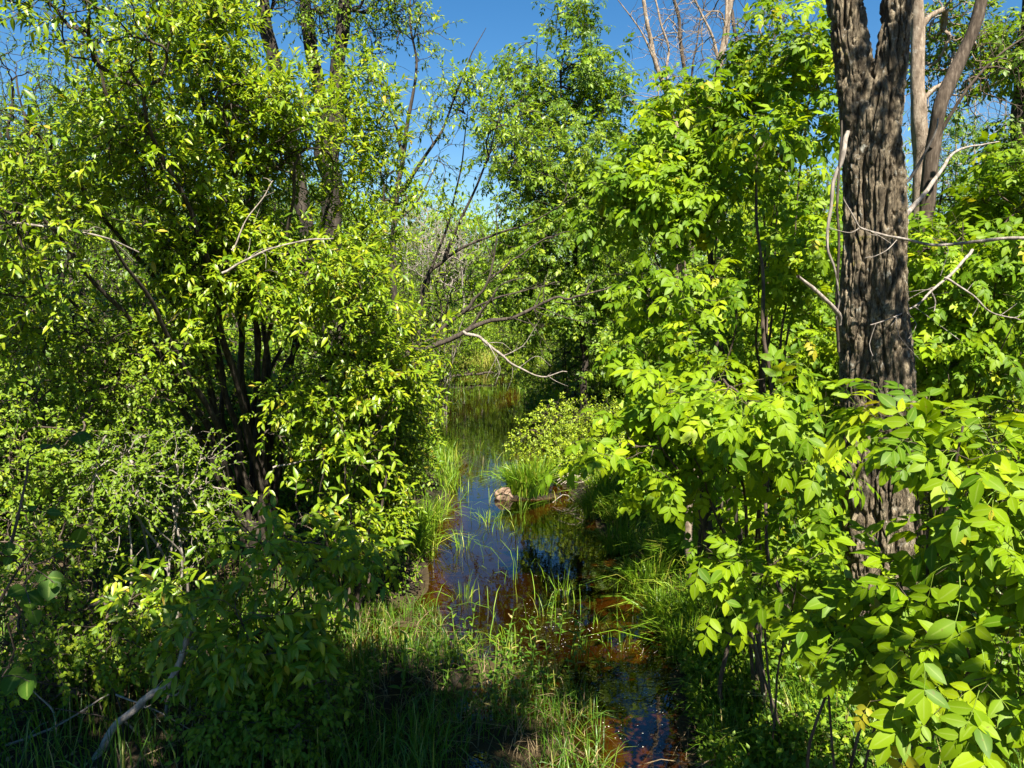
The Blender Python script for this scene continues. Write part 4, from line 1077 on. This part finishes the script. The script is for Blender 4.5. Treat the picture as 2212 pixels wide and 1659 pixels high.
# islet under the tussock and the rock next to it
def lump(name, c, r, seed, mat, rough=.25, k=28, m=18):
    th, ph = np.meshgrid(np.arange(k) * 2 * math.pi / k, np.linspace(.02, math.pi - .02, m))
    d = np.stack([np.cos(th) * np.sin(ph), np.sin(th) * np.sin(ph), np.cos(ph)], -1)
    rad = 1 + rough * 2 * (vnoise(d * 1.7 + 5, seed) - .5) + rough * .6 * (vnoise(d * 4 + 5, seed + 1) - .5)
    V = d * rad[..., None] * np.array(r)
    idx = np.arange(k * m).reshape(m, k)
    nx_ = np.roll(idx, -1, 1)
    Q = np.stack([idx[:-1], idx[1:], nx_[1:], nx_[:-1]], -1).reshape(-1, 4)
    return link(name, mesh(name, V.reshape(-1, 3), [Q], mat), None, c)
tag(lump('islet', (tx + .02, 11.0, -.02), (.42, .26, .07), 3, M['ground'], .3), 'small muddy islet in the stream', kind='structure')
tag(lump('rock', (P(1088, 1050, 10.85)[0], 10.85, .03), (.12, .11, .13), 8, M['rock'], .5, 40, 26), 'tan rounded rock at the edge of the water beside the bright tussock', 'rock')

# low leaves over the banks
def under(n, x0, x1, y0, y1, cond, hmax, size, mat, label, seed, thr=.4):
    xy = scatter(n, x0, x1, y0, y1, cond, seed, thr, 1.8)
    rng = np.random.default_rng(seed)
    hh = hmax * rng.random(len(xy)) ** .8 * (.4 + vnoise(np.stack([xy[:, 0] * 2, xy[:, 1] * 2, 0 * xy[:, 0]], -1), seed))
    return leaf_mass('undergrowth', label, np.stack([xy[:, 0], xy[:, 1], ground_z(xy[:, 0], xy[:, 1]) + .02 + hh], -1), size, OV1[0], mat, seed)
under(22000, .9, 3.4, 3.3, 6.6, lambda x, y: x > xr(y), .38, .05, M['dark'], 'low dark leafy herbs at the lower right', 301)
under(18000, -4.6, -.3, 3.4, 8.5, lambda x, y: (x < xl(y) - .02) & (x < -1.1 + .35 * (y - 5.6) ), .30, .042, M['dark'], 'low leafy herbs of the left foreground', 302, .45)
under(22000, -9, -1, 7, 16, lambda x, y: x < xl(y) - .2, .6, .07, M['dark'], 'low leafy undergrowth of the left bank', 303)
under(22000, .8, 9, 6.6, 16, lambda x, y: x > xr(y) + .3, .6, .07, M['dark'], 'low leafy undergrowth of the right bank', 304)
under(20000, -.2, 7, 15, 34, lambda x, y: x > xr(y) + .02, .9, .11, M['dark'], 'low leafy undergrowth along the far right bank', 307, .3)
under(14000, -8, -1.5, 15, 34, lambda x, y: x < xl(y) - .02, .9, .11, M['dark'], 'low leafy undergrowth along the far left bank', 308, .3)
blades('grass', 'grass along the far right edge of the stream', scatter(9000, -.4, 2.2, 11.5, 31, lambda x, y: (x > xr(y) - .05) & (x < xr(y) + .8), 211, .3), .5, .013, M['sedge'], 211, .45)
xy = scatter(16000, -6, 6, 3.3, 12, lambda x, y: (x < xl(y) - .9) | (x > xr(y) + .1), 305, .3)
o = leaf_mass('leaf_litter', 'old brown leaves and litter lying on the banks', np.stack([xy[:, 0], xy[:, 1], ground_z(xy[:, 0], xy[:, 1]) + .015], -1), .06, OV1[2], M['litter'], 305)
rng = np.random.default_rng(88)
xy = scatter(900, .1, 1.35, 4.6, 7.8, lambda x, y: (x > xl(y) + .1) & (x < xr(y)), 306, .42, 2)
n = len(xy)
T = np.array([[-.5, 0, 0], [0, -.4, 0], [.5, 0, 0], [0, .5, 0.]])
an = rng.uniform(0, 6.28, n)
Mx = np.stack([np.stack([np.cos(an), np.sin(an), 0 * an], -1), np.stack([-np.sin(an), np.cos(an), 0 * an], -1), np.tile([0, 0, 1.], (n, 1))], -1)
VV = place(T, Mx, rng.uniform(.003, .011, n), np.stack([xy[:, 0], xy[:, 1], np.full(n, .004)], -1))
m_, nt_, out_ = new_mat('pale_petal')
d_ = nt_.nodes.new('ShaderNodeBsdfDiffuse'); d_.inputs[0].default_value = (.62, .58, .46, 1); nt_.links.new(d_.outputs[0], out_.inputs[0])
tag(link('floating_specks', mesh('floating_specks', VV.reshape(-1, 3), [(np.arange(n) * 4)[:, None] + np.array([0, 1, 2, 3])], m_)), 'pale petals and specks floating on the brown water', kind='stuff')

# upright herbs with paired leaves, one kind copied
def herb_proto():
    root = link('herb', None, None, (0, 0, 0))
    c = curve([(0, 0, 0), (.015, .01, .2), (.0, .02, .42)], 7)
    V, Fs = tubes(c[None], np.linspace(.004, .002, 7)[None], 5)
    link('stem', mesh('stem', V, Fs, M['stem_green']), root)
    lm = mesh('leaf', *WIL2[1], M['grass'])
    for i in range(7):
        t = .2 + .8 * i / 6
        p = curve(c, 60)[int(t * 59)]
        for s in (0, 1):
            a = i * 1.57 + s * math.pi
            ax = nrm(np.array([math.cos(a), math.sin(a), .35 + .5 * t]))
            m = frames(ax[None], np.array([[0, 0, 1.]]))[0] * (.085 * (1.15 - .55 * t))
            o = link('leaf', lm, root)
            o.matrix_local = Matrix(np.block([[m, p[:, None]], [np.zeros((1, 3)), np.ones((1, 1))]]).tolist())
    return root
hp = herb_proto()
for i, (px, Y) in enumerate(sorted([(1120, 5.75), (1150, 5.9), (1105, 5.6), (1210, 6.3), (1245, 5.7), (1260, 5.95), (1060, 5.3), (1085, 5.2), (1040, 5.45), (1120, 5.15), (980, 5.8), (940, 5.5), (1190, 6.5), (1020, 6.0), (1070, 5.05), (900, 5.4), (860, 5.2), (1180, 5.3), (1150, 5.5), (1230, 5.3), (1015, 5.6), (960, 5.25), (1090, 5.9), (800, 5.3), (740, 5.1), (700, 5.2), (650, 5.0), (1000, 5.1)])):
    o = hp if i == 0 else copy_tree(hp)
    x = P(px, 1400, Y)[0]
    o.location = (x, Y, max(-.02, float(ground_z(x, Y)) - .02))
    o.rotation_euler = (rr.uniform(-.15, .15), rr.uniform(-.15, .15), rr.uniform(0, 6))
    k = rr.uniform(.75, 1.2)
    o.scale = (k, k, k)
    tag(o, '%s small upright herb from the left in the wet foreground grass' % ORD[i], 'herb', 'upright herbs of the foreground bar')

# ------------------------------------------------------------------ dead wood
twig_thing('fallen_branch', 'long grey dead branch sloping across the stream above the far water', 'branch',
           [([(870, 770, 9.6), (960, 740, 9.7), (1030, 705, 9.8), (1080, 692, 9.9), (1150, 668, 10), (1200, 652, 10), (1290, 634, 10.1), (1400, 605, 10.2)], .040, .008),
            ([(1010, 712, 9.8), (1060, 650, 9.7), (1078, 618, 9.7), (1130, 602, 9.7)], .018, .006),
            ([(1130, 676, 10), (1160, 720, 10), (1190, 760, 10)], .008, .003), ([(1160, 664, 10), (1240, 690, 10), (1290, 700, 10)], .008, .003)], M['stem_dark'])
twig_thing('fallen_branch', 'pale bent dead branch dipping to the right in front of the dark bushy tree', 'branch',
           [([(1000, 716, 9.4), (1050, 735, 9.4), (1085, 770, 9.4), (1120, 795, 9.4), (1175, 815, 9.4), (1225, 803, 9.4)], .022, .006),
            ([(1085, 770, 9.4), (1130, 745, 9.4), (1160, 700, 9.4)], .007, .002), ([(1050, 735, 9.4), (1080, 790, 9.3), (1070, 830, 9.3)], .006, .002), ([(1120, 795, 9.4), (1160, 770, 9.3), (1190, 790, 9.3)], .005, .002)], M['stem_grey'])
twig_thing('fallen_branch', 'dark forked branch rising from the left bank over the stream, above the grey one', 'branch',
           [([(890, 765, 10.4), (960, 705, 10.4), (1025, 655, 10.4), (1060, 600, 10.4), (1068, 545, 10.4), (1075, 440, 10.4)], .032, .006),
            ([(1062, 600, 10.4), (1110, 560, 10.4), (1170, 520, 10.4), (1230, 500, 10.4)], .018, .005), ([(1000, 675, 10.4), (1080, 640, 10.3), (1140, 625, 10.3), (1210, 610, 10.3)], .018, .005),
            ([(1066, 570, 10.4), (1040, 500, 10.4), (1020, 430, 10.4)], .008, .003)], M['stem_dark'])
twig_thing('dead_branch', 'grey dead branch slanting up from the bottom left grass', 'branch',
           [([(205, 1640, 4.35), (270, 1565, 4.4), (330, 1510, 4.4), (375, 1465, 4.4), (400, 1400, 4.45), (420, 1330, 4.5)], .026, .016), ([(350, 1490, 4.7), (385, 1500, 4.7), (420, 1440, 4.75)], .008, .004), ([(270, 1560, 4.6), (305, 1590, 4.6), (330, 1570, 4.6)], .009, .004)], M['dead_wood'])
twig_thing('dead_branch', 'short upright grey stick leaning behind the slanting dead branch', 'branch',
           [([(365, 1600, 4.8), (362, 1520, 4.8), (375, 1450, 4.8), (398, 1380, 4.85)], .012, .006), ([(408, 1600, 4.85), (412, 1500, 4.85), (402, 1440, 4.85)], .006, .004)], M['dead_wood'])
twig_thing('dead_branch', 'thin upright dead stalk left of the slanting dead branch', 'branch', [([(335, 1480, 5.0), (320, 1400, 5.0), (312, 1330, 5.0)], .006, .004)], M['dead_wood'])
twig_thing('dead_branch', 'tan bent stick rising from the bottom left corner', 'branch', [([(125, 1600, 4.6), (112, 1540, 4.6), (70, 1490, 4.6)], .010, .004)], M['dead_wood'])
for lab, pix, r_ in [
    ('thin grey stick crossing the slanting dead branch near its foot', [(250, 1500, 4.5), (330, 1530, 4.5), (410, 1575, 4.5)], .006),
    ('long pale stick lying low along the bottom left corner', [(10, 1610, 4.4), (120, 1570, 4.5), (235, 1500, 4.6)], .009),
    ('bleached stick lying among the left edge leaves, above the fallen log', [(-10, 1300, 5.2), (50, 1270, 5.2), (95, 1245, 5.2)], .012),
    ('upright bare grey sapling stem in the left undergrowth', [(205, 1200, 5.3), (198, 1100, 5.3), (208, 1000, 5.3), (230, 940, 5.3)], .012),
    ('upright bare tan stem right of the grey one in the left undergrowth', [(283, 1260, 5.3), (286, 1180, 5.3), (280, 1100, 5.3), (300, 1060, 5.3)], .008),
    ('thin bare rod leaning right at the bottom left, beside the upright stalk', [(395, 1640, 4.7), (420, 1560, 4.7), (430, 1480, 4.7)], .006),
    ('short grey stick crossing the dark trunks of the willow', [(590, 1010, 6.3), (640, 1000, 6.3), (690, 992, 6.3)], .009),
    ('long thin pale branch reaching in from the left edge through the willow', [(-20, 478, 5.0), (110, 490, 5.1), (220, 508, 5.2), (300, 545, 5.4)], .010),
    ('grey dead branch rising right through the middle of the willow', [(480, 590, 5.6), (560, 545, 5.6), (640, 525, 5.6), (720, 515, 5.6)], .010),
    ('thin forked dead twig standing up in the middle of the willow', [(500, 540, 5.6), (530, 480, 5.6), (570, 425, 5.6), (590, 390, 5.6)], .006)]:
    twig_thing('dead_branch', lab, 'branch', [(pix, r_, r_ * .5)], M['stem_grey'] if 'tan' not in lab else M['dead_wood'])
twig_thing('fallen_log', 'dark fallen log lying across the bottom left bank', 'log', [([(-60, 1560, 5.1), (60, 1520, 5.1), (180, 1490, 5.2), (330, 1470, 5.4)], .055, .035)], M['stem_brown'])
twig_thing('dead_branch', 'short grey stick lying in the foreground grass left of the brown water', 'branch', [([(935, 1450, 6.0), (985, 1447, 6.0), (1010, 1446, 6.0)], .012, .007)], M['dead_wood'])
twig_thing('dead_branch', 'thin forked twig sticking out of the brown water', 'branch', [([(1325, 1475, 6.0), (1380, 1430, 6.0), (1420, 1405, 6.0)], .006, .003), ([(1380, 1430, 6.0), (1390, 1400, 6.0)], .003, .002)], M['dead_wood'])
twig_thing('fallen_log', 'dark sodden log lying in the water at its far end', 'log', [([(960, 815, 26), (1010, 808, 26.5), (1055, 806, 27), (1110, 810, 27)], .06, .03)], M['stem_dark'])
for i in range(26):
    x, y = rr.uniform(.5, 1.35), rr.uniform(10.4, 11.6)
    z = .02 + rr.uniform(0, .3)
    a = rr.uniform(-.9, .9)
    L_ = rr.uniform(.3, .7)
    c = curve([(x, y, z), (x + L_ * .5 * math.cos(a), y + .1, z + L_ * .3 * rr.uniform(-.3, 1)), (x + L_ * math.cos(a), y + .1, z + L_ * .5 * rr.uniform(-.6, 1))], 6)
    tag(link('dead_twig', stem_mesh('dead_twig', c - np.array([x, y, z]), .007, .003, M['dead_wood'], 5, .1, i), None, (x, y, z)), 'thin dead twig in the brush pile right of the tussock', 'twig', 'dead twigs of the brush pile')
